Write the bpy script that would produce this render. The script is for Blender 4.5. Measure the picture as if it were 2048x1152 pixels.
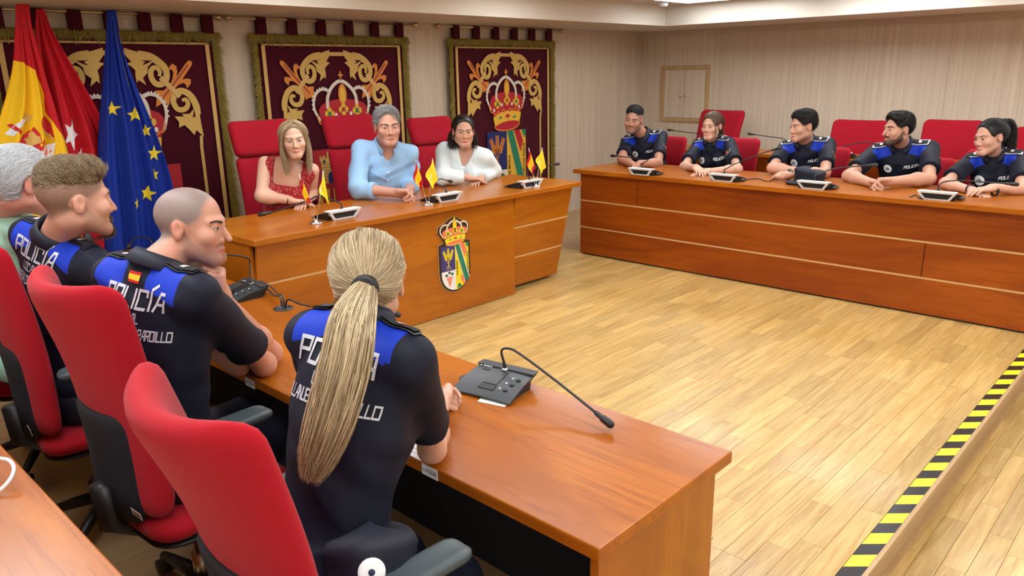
import bpy, bmesh, math, random
import numpy as np
from mathutils import Vector, Matrix, Euler
from mathutils.bvhtree import BVHTree
for o in list(bpy.data.objects): bpy.data.objects.remove(o)
SC = bpy.context.scene
COL = SC.collection
rng = np.random.default_rng(7)
random.seed(7)
PI = math.pi
R_ = math.radians
# ------------------------------------------------------------------ camera
FPX = 1537.8
CAMH = 1.56
_yaw, _pit, _rol = R_(46.505), R_(15.675), R_(1.054)
_F = np.array([math.sin(_yaw)*math.cos(_pit), math.cos(_yaw)*math.cos(_pit), -math.sin(_pit)])
_r = np.array([math.cos(_yaw), -math.sin(_yaw), 0.0])
_d = np.cross(_F, _r)
CR = np.column_stack([math.cos(_rol)*_r + math.sin(_rol)*_d, -math.sin(_rol)*_r + math.cos(_rol)*_d, _F])
cam_d = bpy.data.cameras.new('camera'); cam = bpy.data.objects.new('camera', cam_d); COL.objects.link(cam)
cam_d.sensor_width = 36.0; cam_d.lens = FPX/2048*36.0; cam_d.clip_start = 0.03
cam.matrix_world = Matrix(((CR[0,0], -CR[0,1], -CR[0,2], 0), (CR[1,0], -CR[1,1], -CR[1,2], 0), (CR[2,0], -CR[2,1], -CR[2,2], CAMH), (0,0,0,1)))
SC.camera = cam
def _dir(px, py): return CR @ np.array([px-1024.0, py-576.0, FPX])
def at(px, py, z=0.0):
    d = _dir(px, py); return d*((z-CAMH)/d[2]) + np.array([0,0,CAMH])
def atY(px, py, y):
    d = _dir(px, py); return d*(y/d[1]) + np.array([0,0,CAMH])
def atX(px, py, x):
    d = _dir(px, py); return d*(x/d[0]) + np.array([0,0,CAMH])
# ------------------------------------------------------------------ world, exposure
w = bpy.data.worlds.new('world'); SC.world = w; w.use_nodes = True
w.node_tree.nodes['Background'].inputs[0].default_value = (0.9, 0.95, 1, 1)
w.node_tree.nodes['Background'].inputs[1].default_value = 0.25
vs = SC.view_settings
vs.view_transform = 'Standard'; vs.look = 'None'; vs.gamma = 1.0; vs.use_curve_mapping = False
vs.exposure = 0.28
PANEL_POWER = 8.0        # emission strength of the ceiling panels
# levels and planes of the room
ZLOW = -0.20              # lower floor level, the open floor of the U is z = 0
YW, XW = 5.60, 8.29       # tapestry wall, cabinet wall
ZS, ZC = 2.0, 2.21        # soffit underside, raised ceiling
TD = 0.75                 # top of the two far desks
TL = 0.55                 # top of the near desk (stands on the lower floor)
# ------------------------------------------------------------------ materials
MATS = {}
def nt_new(name):
    m = bpy.data.materials.new(name); m.use_nodes = True
    nt = m.node_tree; b = nt.nodes['Principled BSDF']
    MATS[name] = m
    return m, nt, b
def N(nt, t, **kw):
    n = nt.nodes.new(t)
    for k, v in kw.items():
        if k.startswith('i_'): n.inputs[k[2:].replace('_', ' ')].default_value = v
        else: setattr(n, k, v)
    return n
def rgba(c): return (c[0], c[1], c[2], 1.0)
def srgb(r, g, b):
    f = lambda c: (c/255/12.92 if c/255 <= .04045 else ((c/255+.055)/1.055)**2.4)
    return (f(r), f(g), f(b))
def plain(name, c, rough=.5, metal=0.0, noise=0.0, nscale=60, bump=0.0, bscale=200, coat=0.0, emit=None, estr=1.0, spec=.5, sheen=0.0):
    m, nt, b = nt_new(name)
    b.inputs['Base Color'].default_value = rgba(c); b.inputs['Roughness'].default_value = rough
    b.inputs['Metallic'].default_value = metal; b.inputs['Coat Weight'].default_value = coat
    b.inputs['Specular IOR Level'].default_value = spec
    if sheen: b.inputs['Sheen Weight'].default_value = sheen
    tc = N(nt, 'ShaderNodeTexCoord')
    if noise:
        n = N(nt, 'ShaderNodeTexNoise', i_Scale=nscale, i_Detail=3.0); nt.links.new(tc.outputs['Object'], n.inputs['Vector'])
        mx = N(nt, 'ShaderNodeMix', data_type='RGBA')
        mx.inputs[6].default_value = rgba([x*(1-noise) for x in c]); mx.inputs[7].default_value = rgba([min(1, x*(1+noise)) for x in c])
        nt.links.new(n.outputs['Fac'], mx.inputs[0]); nt.links.new(mx.outputs[2], b.inputs['Base Color'])
    if bump:
        n = N(nt, 'ShaderNodeTexNoise', i_Scale=bscale, i_Detail=2.0); nt.links.new(tc.outputs['Object'], n.inputs['Vector'])
        bp = N(nt, 'ShaderNodeBump', i_Strength=bump, i_Distance=.002); nt.links.new(n.outputs['Fac'], bp.inputs['Height'])
        nt.links.new(bp.outputs['Normal'], b.inputs['Normal'])
    if emit:
        b.inputs['Emission Color'].default_value = rgba(emit); b.inputs['Emission Strength'].default_value = estr
    return m
def wood(name, c1, c2, stretch=(1,1,1), scale=6.0, rough=.3, coat=0.0, dist=1.2, rand=0.0, spec=.5, c3=None, swap=False, seam=None):
    """grain stretched along the axis whose factor is small"""
    m, nt, b = nt_new(name)
    tc = N(nt, 'ShaderNodeTexCoord'); mp = N(nt, 'ShaderNodeMapping'); mp.inputs['Scale'].default_value = stretch
    if rand:
        oi = N(nt, 'ShaderNodeObjectInfo'); ge = N(nt, 'ShaderNodeNewGeometry')
        ad = N(nt, 'ShaderNodeMath', operation='ADD'); nt.links.new(oi.outputs['Random'], ad.inputs[0]); nt.links.new(ge.outputs['Random Per Island'], ad.inputs[1])
        fr = N(nt, 'ShaderNodeMath', operation='FRACT'); nt.links.new(ad.outputs[0], fr.inputs[0])
        cx = N(nt, 'ShaderNodeCombineXYZ'); ml = N(nt, 'ShaderNodeMath', operation='MULTIPLY'); ml.inputs[1].default_value = 37.0
        nt.links.new(fr.outputs[0], ml.inputs[0]); nt.links.new(ml.outputs[0], cx.inputs[0]); nt.links.new(ml.outputs[0], cx.inputs[1])
        va = N(nt, 'ShaderNodeVectorMath', operation='ADD'); nt.links.new(tc.outputs['Object'], va.inputs[0]); nt.links.new(cx.outputs[0], va.inputs[1])
        nt.links.new(va.outputs[0], mp.inputs['Vector'])
    else:
        nt.links.new(tc.outputs['Object'], mp.inputs['Vector'])
    n1 = N(nt, 'ShaderNodeTexNoise', i_Scale=scale, i_Detail=6.0, i_Roughness=.6, i_Distortion=dist)
    nt.links.new(mp.outputs[0], n1.inputs['Vector'])
    rp = N(nt, 'ShaderNodeValToRGB'); rp.color_ramp.elements[0].position = .36; rp.color_ramp.elements[1].position = .64
    rp.color_ramp.elements[0].color = rgba(c1); rp.color_ramp.elements[1].color = rgba(c2)
    nt.links.new(n1.outputs['Fac'], rp.inputs[0])
    out = rp.outputs[0]
    if c3:
        mp2 = N(nt, 'ShaderNodeMapping'); mp2.inputs['Scale'].default_value = [s*4 if s >= 1 else s for s in stretch]
        nt.links.new(mp.inputs['Vector'].links[0].from_socket, mp2.inputs['Vector'])
        wv = N(nt, 'ShaderNodeTexNoise', i_Scale=scale*1.3, i_Detail=3.0, i_Roughness=.6, i_Distortion=2.5)
        nt.links.new(mp2.outputs[0], wv.inputs['Vector'])
        r2 = N(nt, 'ShaderNodeValToRGB'); r2.color_ramp.elements[0].position = .52; r2.color_ramp.elements[1].position = .66
        nt.links.new(wv.outputs['Fac'], r2.inputs[0])
        mx = N(nt, 'ShaderNodeMix', data_type='RGBA'); mx.inputs[7].default_value = rgba(c3)
        ms = N(nt, 'ShaderNodeMath', operation='MULTIPLY'); ms.inputs[1].default_value = .6; nt.links.new(r2.outputs[0], ms.inputs[0])
        nt.links.new(ms.outputs[0], mx.inputs[0]); nt.links.new(out, mx.inputs[6]); out = mx.outputs[2]
    if rand:
        hs = N(nt, 'ShaderNodeHueSaturation'); mr = N(nt, 'ShaderNodeMapRange'); mr.inputs['To Min'].default_value = 1-rand; mr.inputs['To Max'].default_value = 1+rand
        nt.links.new(fr.outputs[0], mr.inputs[0]); nt.links.new(mr.outputs[0], hs.inputs['Value']); nt.links.new(out, hs.inputs['Color']); out = hs.outputs[0]
    nt.links.new(out, b.inputs['Base Color'])
    b.inputs['Roughness'].default_value = rough; b.inputs['Coat Weight'].default_value = coat; b.inputs['Coat Roughness'].default_value = .08
    b.inputs['Specular IOR Level'].default_value = spec
    return m
C1, C2, C3 = (.33,.084,.003), (.45,.130,.005), (.26,.060,.002)
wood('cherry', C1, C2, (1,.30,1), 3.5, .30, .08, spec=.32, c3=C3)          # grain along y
wood('cherry_x', (.36,.100,.004), (.46,.142,.006), (.22,1,1), 4.0, .30, .12, spec=.4, c3=(.31,.078,.003))
wood('cherry_z', (.36,.100,.004), (.46,.142,.006), (1,1,.22), 4.0, .30, .08, spec=.4, c3=(.31,.078,.003))
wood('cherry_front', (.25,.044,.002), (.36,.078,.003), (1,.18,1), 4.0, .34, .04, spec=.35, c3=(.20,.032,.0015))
wood('cherry_gloss', (.36,.096,.006), (.54,.170,.011), (1,.12,1), 5.0, .34, 1.0, c3=(.27,.062,.005))
MATS['cherry_gloss'].node_tree.nodes['Principled BSDF'].inputs['Coat Roughness'].default_value = .28
wood('oak', (.45,.272,.078), (.615,.425,.160), (.09,1,1), 15.0, .34, .10, rand=.15, dist=2.0, c3=(.36,.19,.048))
wood('oak_trim', (.42,.27,.13), (.50,.33,.17), (.06,1,1), 20.0, .4)
wood('laminate', (.59,.475,.355), (.70,.590,.455), (1,1,.018), 34.0, .55, rand=.03, c3=(.50,.385,.275), spec=.3)
wood('laminate_frame', (.46,.29,.12), (.54,.35,.16), (1,1,.06), 20.0, .4)
plain('strip_pale', (.62,.37,.16), .35)
plain('plaster', (.72,.665,.575), .9, noise=.02, nscale=6)
plain('soffit', (.60,.51,.42), .9)
plain('red_fabric', (.40,.004,.014), .85, noise=.10, nscale=500, bump=.35, bscale=900, sheen=.10, spec=.2)
plain('red_fabric_far', (.36,.004,.016), .85, noise=.06, nscale=300, bump=.2, bscale=500, sheen=.06, spec=.2)
plain('black_plastic', (.012,.012,.014), .45)
plain('black_cloth', (.006,.006,.012), .8)
plain('grey_rubber', (.055,.075,.085), .42, bump=.15, bscale=400)
plain('chrome', (.75,.75,.75), .18, 1.0)
plain('brass', (.62,.50,.30), .3, 1.0)
plain('dull_metal', (.55,.50,.40), .3, 1.0)
plain('white', (.80,.82,.84), .5)
plain('paper', (.86,.90,.93), .7)
plain('black', (.008,.008,.008), .5)
plain('ink', (.02,.02,.06), .7)
plain('tape_yellow', (.88,.82,.02), .35); plain('tape_black', (.012,.012,.014), .25)
plain('diffuser', (.9,.95,1), .5, emit=(.92,.97,1.0), estr=PANEL_POWER)
# ------------------------------------------------------------------ mesh helpers
def link(o, parent=None):
    COL.objects.link(o)
    if parent is not None: o.parent = parent
    return o
def tag(o, label=None, cat=None, group=None, kind=None):
    if label: o['label'] = label
    if cat: o['category'] = cat
    if group: o['group'] = group
    if kind: o['kind'] = kind
    return o
def empty(name, loc=(0,0,0), rz=0.0):
    o = bpy.data.objects.new(name, None); o.empty_display_size = .05; o.location = loc; o.rotation_euler = (0,0,rz)
    return link(o)
def setmats(me, mats):
    for m in (mats if isinstance(mats, (list, tuple)) else [mats]):
        me.materials.append(MATS[m] if isinstance(m, str) else m)
def mesh_np(name, V, F, mats, parent=None, smooth=True, mi=None, cols=None):
    """V (n,3); F list/array of faces (all same size if array)"""
    me = bpy.data.meshes.new(name)
    V = np.asarray(V, dtype=np.float32)
    if isinstance(F, np.ndarray) and F.ndim == 2:
        k = F.shape[1]; nf = len(F)
        me.vertices.add(len(V)); me.vertices.foreach_set('co', V.ravel())
        me.loops.add(nf*k); me.loops.foreach_set('vertex_index', F.astype(np.int32).ravel())
        me.polygons.add(nf); me.polygons.foreach_set('loop_start', np.arange(nf, dtype=np.int32)*k)
        me.update(calc_edges=True)
    else:
        me.from_pydata(V.tolist(), [], [tuple(int(i) for i in f) for f in F])
    setmats(me, mats)
    if mi is not None: me.polygons.foreach_set('material_index', np.asarray(mi, dtype=np.int32))
    me.polygons.foreach_set('use_smooth', np.full(len(me.polygons), smooth))
    if cols is not None:
        for an, a in cols.items():
            a = np.asarray(a, dtype=np.float32)
            if a.ndim == 1:
                at_ = me.attributes.new(an, 'FLOAT', 'POINT'); at_.data.foreach_set('value', a)
            else:
                at_ = me.attributes.new(an, 'FLOAT_COLOR', 'POINT')
                at_.data.foreach_set('color', np.column_stack([a, np.ones(len(a), np.float32)]).astype(np.float32).ravel())
    me.update()
    return link(bpy.data.objects.new(name, me), parent)
def bm_obj(name, bm, mats, parent=None, smooth=False):
    me = bpy.data.meshes.new(name); bm.to_mesh(me); bm.free(); setmats(me, mats)
    if smooth: me.polygons.foreach_set('use_smooth', np.full(len(me.polygons), True))
    return link(bpy.data.objects.new(name, me), parent)
def bm_box(bm, lo, hi, bev=0.0, M=None):
    lo = [min(a,b) for a,b in zip(lo,hi)] if False else lo
    r = bmesh.ops.create_cube(bm, size=1.0)
    vs_ = r['verts']
    for v in vs_:
        v.co = Vector((lo[i] + (v.co[i]+.5)*(hi[i]-lo[i]) for i in range(3)))
    if bev:
        es = list({e for v in vs_ for e in v.link_edges})
        rr = bmesh.ops.bevel(bm, geom=es, offset=bev, segments=2, affect='EDGES', profile=.5)
        vs_ = list({v for f in rr['faces'] for v in f.verts} | {v for v in vs_ if v.is_valid})
    if M is not None: bmesh.ops.transform(bm, matrix=M, verts=vs_)
    return vs_
def box(name, lo, hi, mat, parent=None, bev=0.0, M=None):
    bm = bmesh.new(); bm_box(bm, lo, hi, bev, M); return bm_obj(name, bm, mat, parent)
def prism(name, poly, d, mat, parent=None, M=None, bev=0.0):
    """poly: list of 2D points in local xy, extruded from z=0 to z=d"""
    bm = bmesh.new()
    vs_ = [bm.verts.new((p[0], p[1], 0)) for p in poly]; f = bm.faces.new(vs_)
    r = bmesh.ops.extrude_face_region(bm, geom=[f]); ev = [g for g in r['geom'] if isinstance(g, bmesh.types.BMVert)]
    bmesh.ops.translate(bm, vec=(0,0,d), verts=ev)
    bmesh.ops.recalc_face_normals(bm, faces=bm.faces)
    if bev:
        es = [e for e in bm.edges if len(e.link_faces) == 2 and e.calc_face_angle(0) > .6]
        bmesh.ops.bevel(bm, geom=es, offset=bev, segments=2, affect='EDGES', profile=.5)
    if M is not None: bmesh.ops.transform(bm, matrix=M, verts=bm.verts)
    return bm_obj(name, bm, mat, parent)
def tube_data(P, r, n=8, cap=True):
    """polyline P (m,3), radius scalar or (m,) -> V,F(quads list)"""
    P = np.asarray(P, float); m = len(P); r = np.broadcast_to(np.asarray(r, float), (m,))
    T = np.gradient(P, axis=0); T /= np.linalg.norm(T, axis=1)[:,None] + 1e-12
    u = np.cross(T[0], [0,0,1.0]);
    if np.linalg.norm(u) < 1e-3: u = np.cross(T[0], [0,1.0,0])
    u /= np.linalg.norm(u); V = []
    for i in range(m):
        u = u - T[i]*(u@T[i]); u /= np.linalg.norm(u); v = np.cross(T[i], u)
        a = np.arange(n)*2*PI/n
        V.append(P[i] + r[i]*(np.cos(a)[:,None]*u + np.sin(a)[:,None]*v))
    V = np.concatenate(V); F = []
    for i in range(m-1):
        for j in range(n):
            k = (j+1) % n; F.append((i*n+j, i*n+k, (i+1)*n+k, (i+1)*n+j))
    if cap:
        F.append(tuple(range(n-1, -1, -1))); F.append(tuple((m-1)*n+j for j in range(n)))
    return V, F
def tube(name, P, r, mat, parent=None, n=8, cap=True):
    V, F = tube_data(P, r, n, cap); return mesh_np(name, V, F, mat, parent, True)
def tubes(name, items, mat, parent=None, n=8):
    """several tubes that make one part"""
    VV, FF, o = [], [], 0
    for P, r in items:
        V, F = tube_data(P, r, n); VV.append(V); FF += [tuple(i+o for i in f) for f in F]; o += len(V)
    return mesh_np(name, np.concatenate(VV), FF, mat, parent, True)
def lathe(name, prof, mat, parent=None, n=24, M=None, smooth=True):
    """prof: list of (r,z); revolved about z"""
    V, F = [], []
    for r, z in prof:
        for j in range(n):
            a = 2*PI*j/n; V.append((r*math.cos(a), r*math.sin(a), z))
    m = len(prof)
    for i in range(m-1):
        for j in range(n):
            k = (j+1) % n; F.append((i*n+j, i*n+k, (i+1)*n+k, (i+1)*n+j))
    if prof[0][0] > 1e-4: F.append(tuple(range(n-1,-1,-1)))
    if prof[-1][0] > 1e-4: F.append(tuple((m-1)*n+j for j in range(n)))
    V = np.array(V)
    if M is not None: V = np.array([M @ Vector(v) for v in V])
    return mesh_np(name, V, F, mat, parent, smooth)
def smooth_path(P, n=24):
    """Catmull-Rom through points"""
    P = np.asarray(P, float); Q = np.vstack([2*P[0]-P[1], P, 2*P[-1]-P[-2]]); out = []
    k = len(P)-1
    for t in np.linspace(0, k-1e-6, n):
        i = int(t); f = t-i; a, b, c, d = Q[i], Q[i+1], Q[i+2], Q[i+3]
        out.append(.5*((2*b)+(-a+c)*f+(2*a-5*b+4*c-d)*f*f+(-a+3*b-3*c+d)*f**3))
    return np.array(out)
def copy_tree(o, parent=None):
    c = o.copy(); COL.objects.link(c); c.parent = parent
    for ch in list(o.children): copy_tree(ch, c)
    return c
def text_mesh(s, size=1.0, align='CENTER', shear=0.0, ext=0.0, bold=0.0):
    cu = bpy.data.curves.new('txt', 'FONT'); cu.body = s; cu.size = size; cu.align_x = align; cu.align_y = 'CENTER'; cu.shear = shear; cu.extrude = ext; cu.offset = bold
    ob = bpy.data.objects.new('txt', cu); COL.objects.link(ob)
    dg = bpy.context.evaluated_depsgraph_get(); me = bpy.data.meshes.new_from_object(ob.evaluated_get(dg))
    V = np.array([v.co[:] for v in me.vertices]) if len(me.vertices) else np.zeros((0,3)); F = [tuple(p.vertices) for p in me.polygons]
    bpy.data.objects.remove(ob); bpy.data.curves.remove(cu); bpy.data.meshes.remove(me)
    return V, F
def text(name, s, size, mat, M, parent=None, **kw):
    V, F = text_mesh(s, size, **kw)
    V = np.array([(M @ Vector(v))[:] for v in V])
    return mesh_np(name, V, F, mat, parent, False)
def frame(origin, x, y):
    """matrix with local x, y given, z = x cross y"""
    x = Vector(x).normalized(); y = Vector(y); y = (y - x*(x.dot(y))).normalized(); z = x.cross(y)
    return Matrix(((x[0],y[0],z[0],origin[0]), (x[1],y[1],z[1],origin[1]), (x[2],y[2],z[2],origin[2]), (0,0,0,1)))
# ================================================================== the room
def structure(o): o['kind'] = 'structure'; return o
# open floor of the U on its low platform, and the lower floor around it
YE, XE = 0.64, 1.765       # platform edges: toward the camera, toward the near desk
fl = structure(box('floor', (XE, YE+.05, ZLOW-.05), (XW, YW, -.012), 'oak_trim'))
fl2 = structure(box('floor_lower', (-3.2, -4.2, ZLOW-.25), (XW, YW, ZLOW-.008), 'oak_trim'))
def plank_field(parent, x0, x1, y0, y1, ztop, th, limit, seedv):
    rn = random.Random(seedv); Wp = .0815; items = []
    y = y0; r = 0
    while y < y1-.01:
        x = x0 - rn.random()*.45
        w_ = min(Wp, y1-y)
        while x < x1:
            L = rn.choice([.36,.46,.56,.66]); a, b = max(x, x0), min(x+L, x1)
            if b-a > .02: items.append((a, b, y, y+w_))
            x += L
        y += Wp; r += 1
    items.sort(key=lambda t: (t[0]+t[1])**2/4*.3 + (t[2])**2)
    cache = {}; rest = bmesh.new(); g = .0006
    def mk(bm, lx, ly, cx=0, cy=0, cz=0):
        vs_ = [bm.verts.new((cx+sx*(lx/2-g), cy+sy*(ly/2-g), cz)) for sx, sy in ((-1,-1),(1,-1),(1,1),(-1,1))]
        ws = [bm.verts.new((cx+sx*lx/2, cy+sy*ly/2, cz-.0012)) for sx, sy in ((-1,-1),(1,-1),(1,1),(-1,1))]
        bs = [bm.verts.new((cx+sx*lx/2, cy+sy*ly/2, cz-th)) for sx, sy in ((-1,-1),(1,-1),(1,1),(-1,1))]
        bm.faces.new(vs_)
        for i in range(4):
            j = (i+1) % 4; bm.faces.new((ws[i], ws[j], vs_[j], vs_[i])); bm.faces.new((bs[i], bs[j], ws[j], ws[i]))
    nrest = 0
    for i, (a, b, c, d) in enumerate(items):
        lx, ly = round(b-a, 3)-.0008, round(d-c, 4)-.0008
        if i < limit:
            k = (lx, ly)
            if k not in cache:
                bm = bmesh.new(); mk(bm, lx, ly); me = bpy.data.meshes.new('plank'); bm.to_mesh(me); bm.free(); setmats(me, 'oak'); cache[k] = me
            o = link(bpy.data.objects.new('plank', cache[k]), parent); o.location = ((a+b)/2, (c+d)/2, ztop)
        else:
            mk(rest, lx, ly, (a+b)/2, (c+d)/2, ztop); nrest += 1
    if nrest:
        o = bm_obj('planks_beyond', rest, 'oak', parent); o['kind'] = 'stuff'
    else: rest.free()
plank_field(fl, XE, 5.36, YE+.075, 4.4, 0.0, .012, 300, 3)
plank_field(fl2, 2.2, 5.6, -.35, YE+.034, ZLOW, .008, 90, 5)
# nosing and riser of the platform edge
st = structure(box('trim_1', (XE, YE-.002, -.022), (XW, YE+.05, -.0005), 'oak_trim'))
structure(box('trim_2', (XE, YE+.034, ZLOW-.008), (XW, YE+.05, -.022), 'oak_trim'))
structure(box('trim_3', (XE, YE+.020, ZLOW-.008), (XW, YE+.034, ZLOW+.016), 'laminate_frame'))
# hazard tape along the edge: a flat printed strip
bm = bmesh.new(); x = XE+.02; i = 0; step = .083; sk = .055
while x < 5.2:
    vs_ = [bm.verts.new(p) for p in ((x+sk, YE+.013, .0012), (x+step+sk, YE+.013, .0012), (x+step, YE+.073, .0012), (x, YE+.073, .0012))]
    f = bm.faces.new(vs_); f.material_index = i % 2; x += step; i += 1
r = bmesh.ops.extrude_face_region(bm, geom=list(bm.faces)); bmesh.ops.translate(bm, vec=(0,0,-.0012), verts=[g for g in r['geom'] if isinstance(g, bmesh.types.BMVert)])
bmesh.ops.recalc_face_normals(bm, faces=bm.faces)
tp = bm_obj('hazard_tape', bm, ['tape_yellow', 'tape_black']); tag(tp, 'yellow and black striped warning tape along the platform step edge', 'tape')
# walls: laminate panels with open joints, each panel a piece
def wall_panels(name, axis, c, lo, hi, z0, z1, wid, off, thick=.02):
    if axis == 'x': root = box(name, (lo, c+thick, z0), (hi, c+.14, z1), 'soffit')
    else: root = box(name, (c+thick, lo, z0), (c+.14, hi, z1), 'soffit')
    structure(root); e = lo - off
    while e < hi:
        a, b = max(e, lo), min(e+wid, hi)
        if b-a > .03:
            if axis == 'x': box('panel', (a+.0007, c, z0), (b-.0007, c+thick, z1), 'laminate', root, .0008)
            else: box('panel', (c, a+.0007, z0), (c+thick, b-.0007, z1), 'laminate', root, .0008)
        e += wid
    return root
wall_panels('wall_back', 'x', YW, -3.2, XW+.1, ZLOW-.008, ZS+.3, .61, .12)
wall_panels('wall_right', 'y', XW, -4.2, YW+.1, ZLOW-.008, ZS+.3, .61, .35)
structure(box('wall_left', (-3.3, -4.2, ZLOW-.008), (-3.2, YW, ZC+.1), 'plaster'))
structure(box('wall_front', (-3.2, -4.3, ZLOW-.008), (XW, -4.2, ZC+.1), 'plaster'))
# ceiling: raised field, soffit band round the walls, fascia
FX, FY = 7.34, 4.67
ce = structure(box('ceiling', (-3.2, -4.2, ZC), (XW, YW, ZC+.08), 'plaster'))
structure(box('soffit_back', (-3.2, FY, ZS), (XW, YW, ZC), 'plaster'))
structure(box('soffit_right', (FX, -4.2, ZS), (XW, FY, ZC), 'plaster'))
structure(box('trim_4', (-3.2, YW-.012, ZS-.05), (XW, YW, ZS), 'soffit'))
structure(box('trim_5', (XW-.012, -4.2, ZS-.05), (XW, YW-.012, ZS), 'soffit'))
# lamps: flush ceiling panels
def ceiling_lamp(x, y, lx, ly, label):
    t = empty('ceiling_light', (x, y, ZC-.02)); tag(t, label, 'light', 'flush panel lights in the raised ceiling')
    bm = bmesh.new()
    for lo, hi in (((-lx/2-.02,-ly/2-.02,0),(lx/2+.02,-ly/2,.02)), ((-lx/2-.02,ly/2,0),(lx/2+.02,ly/2+.02,.02)), ((-lx/2-.02,-ly/2,0),(-lx/2,ly/2,.02)), ((lx/2,-ly/2,0),(lx/2+.02,ly/2,.02))):
        bm_box(bm, lo, hi)
    bm_obj('frame', bm, 'white', t)
    box('diffuser', (-lx/2, -ly/2, .006), (lx/2, ly/2, .014), 'diffuser', t)
LX = [-1.6, .6, 2.7, 4.8, 6.85]
LY = [-2.9, -1.1, .7, 2.3, 3.75]
for i, lx in enumerate(LX):
    for j, ly in enumerate(LY):
        od = ('first', 'second', 'third', 'fourth', 'fifth')
        ceiling_lamp(lx, ly, .60, 1.1, 'bright flush ceiling panel light in the corner between the two wood-panelled walls' if i == j == 4 else f'white flush ceiling panel light, {od[4-j]} row from the tapestry wall, {od[4-i]} from the cupboard wall')
q = at(1228, 3, ZC)
t = empty('ceiling_sensor', (q[0], q[1], ZC)); tag(t, 'small white box sensor on the ceiling beside the panel light', 'sensor')
box('housing', (-.05, -.03, -.03), (.05, .03, 0), 'white', t, .006); lathe('lens', [(.012,0),(.012,.006),(.004,.010),(0,.010)], 'black_plastic', t, 12, Matrix.Translation((.02,0,-.03)) @ Matrix.Rotation(PI, 4, 'X'))
q = at(1327, 1, ZC)
t = empty('smoke_detector', (q[0], q[1], ZC)); tag(t, 'round white slotted smoke detector on the ceiling', 'detector')
lathe('base', [(.06,0),(.06,-.015),(.05,-.02),(0,-.02)], 'white', t); lathe('head', [(.045,-.02),(.045,-.04),(.035,-.055),(0,-.058)], 'white', t)
# wall cabinet in the right-hand wall
c1, c2 = atX(1321, 242, XW), atX(1421, 130, XW)
t = empty('wall_cabinet', (XW, (c1[1]+c2[1])/2, c1[2])); tag(t, 'small flush cupboard with two pale doors and a wooden frame set in the wall', 'cabinet')
hw, hh = (c1[1]-c2[1])/2, c2[2]-c1[2]; fw = .045
bm = bmesh.new()
for lo, hi in (((-.022,-hw,0),(0,hw,fw)), ((-.022,-hw,hh-fw),(0,hw,hh)), ((-.022,-hw,fw),(0,-hw+fw,hh-fw)), ((-.022,hw-fw,fw),(0,hw,hh-fw))): bm_box(bm, lo, hi, .004)
bm_obj('frame', bm, 'laminate_frame', t)
for s in (-1, 1):
    a, b = (.0025, hw-fw-.003) if s > 0 else (-hw+fw+.003, -.0025)
    d_ = box('door', (-.012, a, fw+.003), (0, b, hh-fw-.003), 'laminate', t, .002)
    lathe('knob', [(.006,0),(.006,.012),(.015,.018),(.015,.024),(.008,.029),(0,.03)], 'chrome', d_, 16, Matrix.Translation((-.012, s*.036, hh*.47)) @ Matrix.Rotation(-PI/2, 4, 'Y'))
# ================================================================== desks
def boards_run(parent, pts_top, pts_bot, n, name, mats, joint=None, strip=True, th=.018):
    """n boards on a plane spanned by top edge (a,b) and bottom edge (a,b); pale strips between"""
    A, B = [Vector(p) for p in pts_top]; C, D = [Vector(p) for p in pts_bot]
    gap = .012; H = (A-C).length
    for i in range(n):
        f0 = (i*H/n + (gap/2 if i else 0))/H; f1 = ((i+1)*H/n - (gap/2 if i < n-1 else 0))/H
        a, b = A.lerp(C, f0), B.lerp(D, f0); c, d = A.lerp(C, f1), B.lerp(D, f1)
        js = [0.0] + sorted((joint or {}).get(i, [])) + [1.0]
        for k in range(len(js)-1):
            e = .0008
            q = [a.lerp(b, js[k]+e), a.lerp(b, js[k+1]-e), c.lerp(d, js[k+1]-e), c.lerp(d, js[k]+e)]
            nn = (q[1]-q[0]).cross(q[3]-q[0]).normalized()
            bm = bmesh.new(); v1 = [bm.verts.new(p) for p in q]; v2 = [bm.verts.new(p - nn*th) for p in q]
            bm.faces.new(v1[::-1]); bm.faces.new(v2)
            for m in range(4): bm.faces.new((v1[m], v1[(m+1)%4], v2[(m+1)%4], v2[m]))
            bmesh.ops.recalc_face_normals(bm, faces=bm.faces)
            bmesh.ops.bevel(bm, geom=list(bm.edges), offset=.0015, segments=1, affect='EDGES')
            bm_obj(name, bm, mats, parent)
        if i < n-1 and strip:
            a, b = A.lerp(C, f1), B.lerp(D, f1); c, d = A.lerp(C, f1+gap/H), B.lerp(D, f1+gap/H)
            nn = (b-a).cross(c-a).normalized()
            bm = bmesh.new(); v1 = [bm.verts.new(p + nn*s) for p, s in ((a,-.010),(b,-.010),(d,.003),(c,.003))]; v2 = [bm.verts.new(p - nn*th) for p in (a,b,d,c)]
            bm.faces.new(v1[::-1]); bm.faces.new(v2)
            for m in range(4): bm.faces.new((v1[m], v1[(m+1)%4], v2[(m+1)%4], v2[m]))
            bmesh.ops.recalc_face_normals(bm, faces=bm.faces); bm_obj('edge_strip', bm, 'strip_pale', parent)
SL = .035
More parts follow.
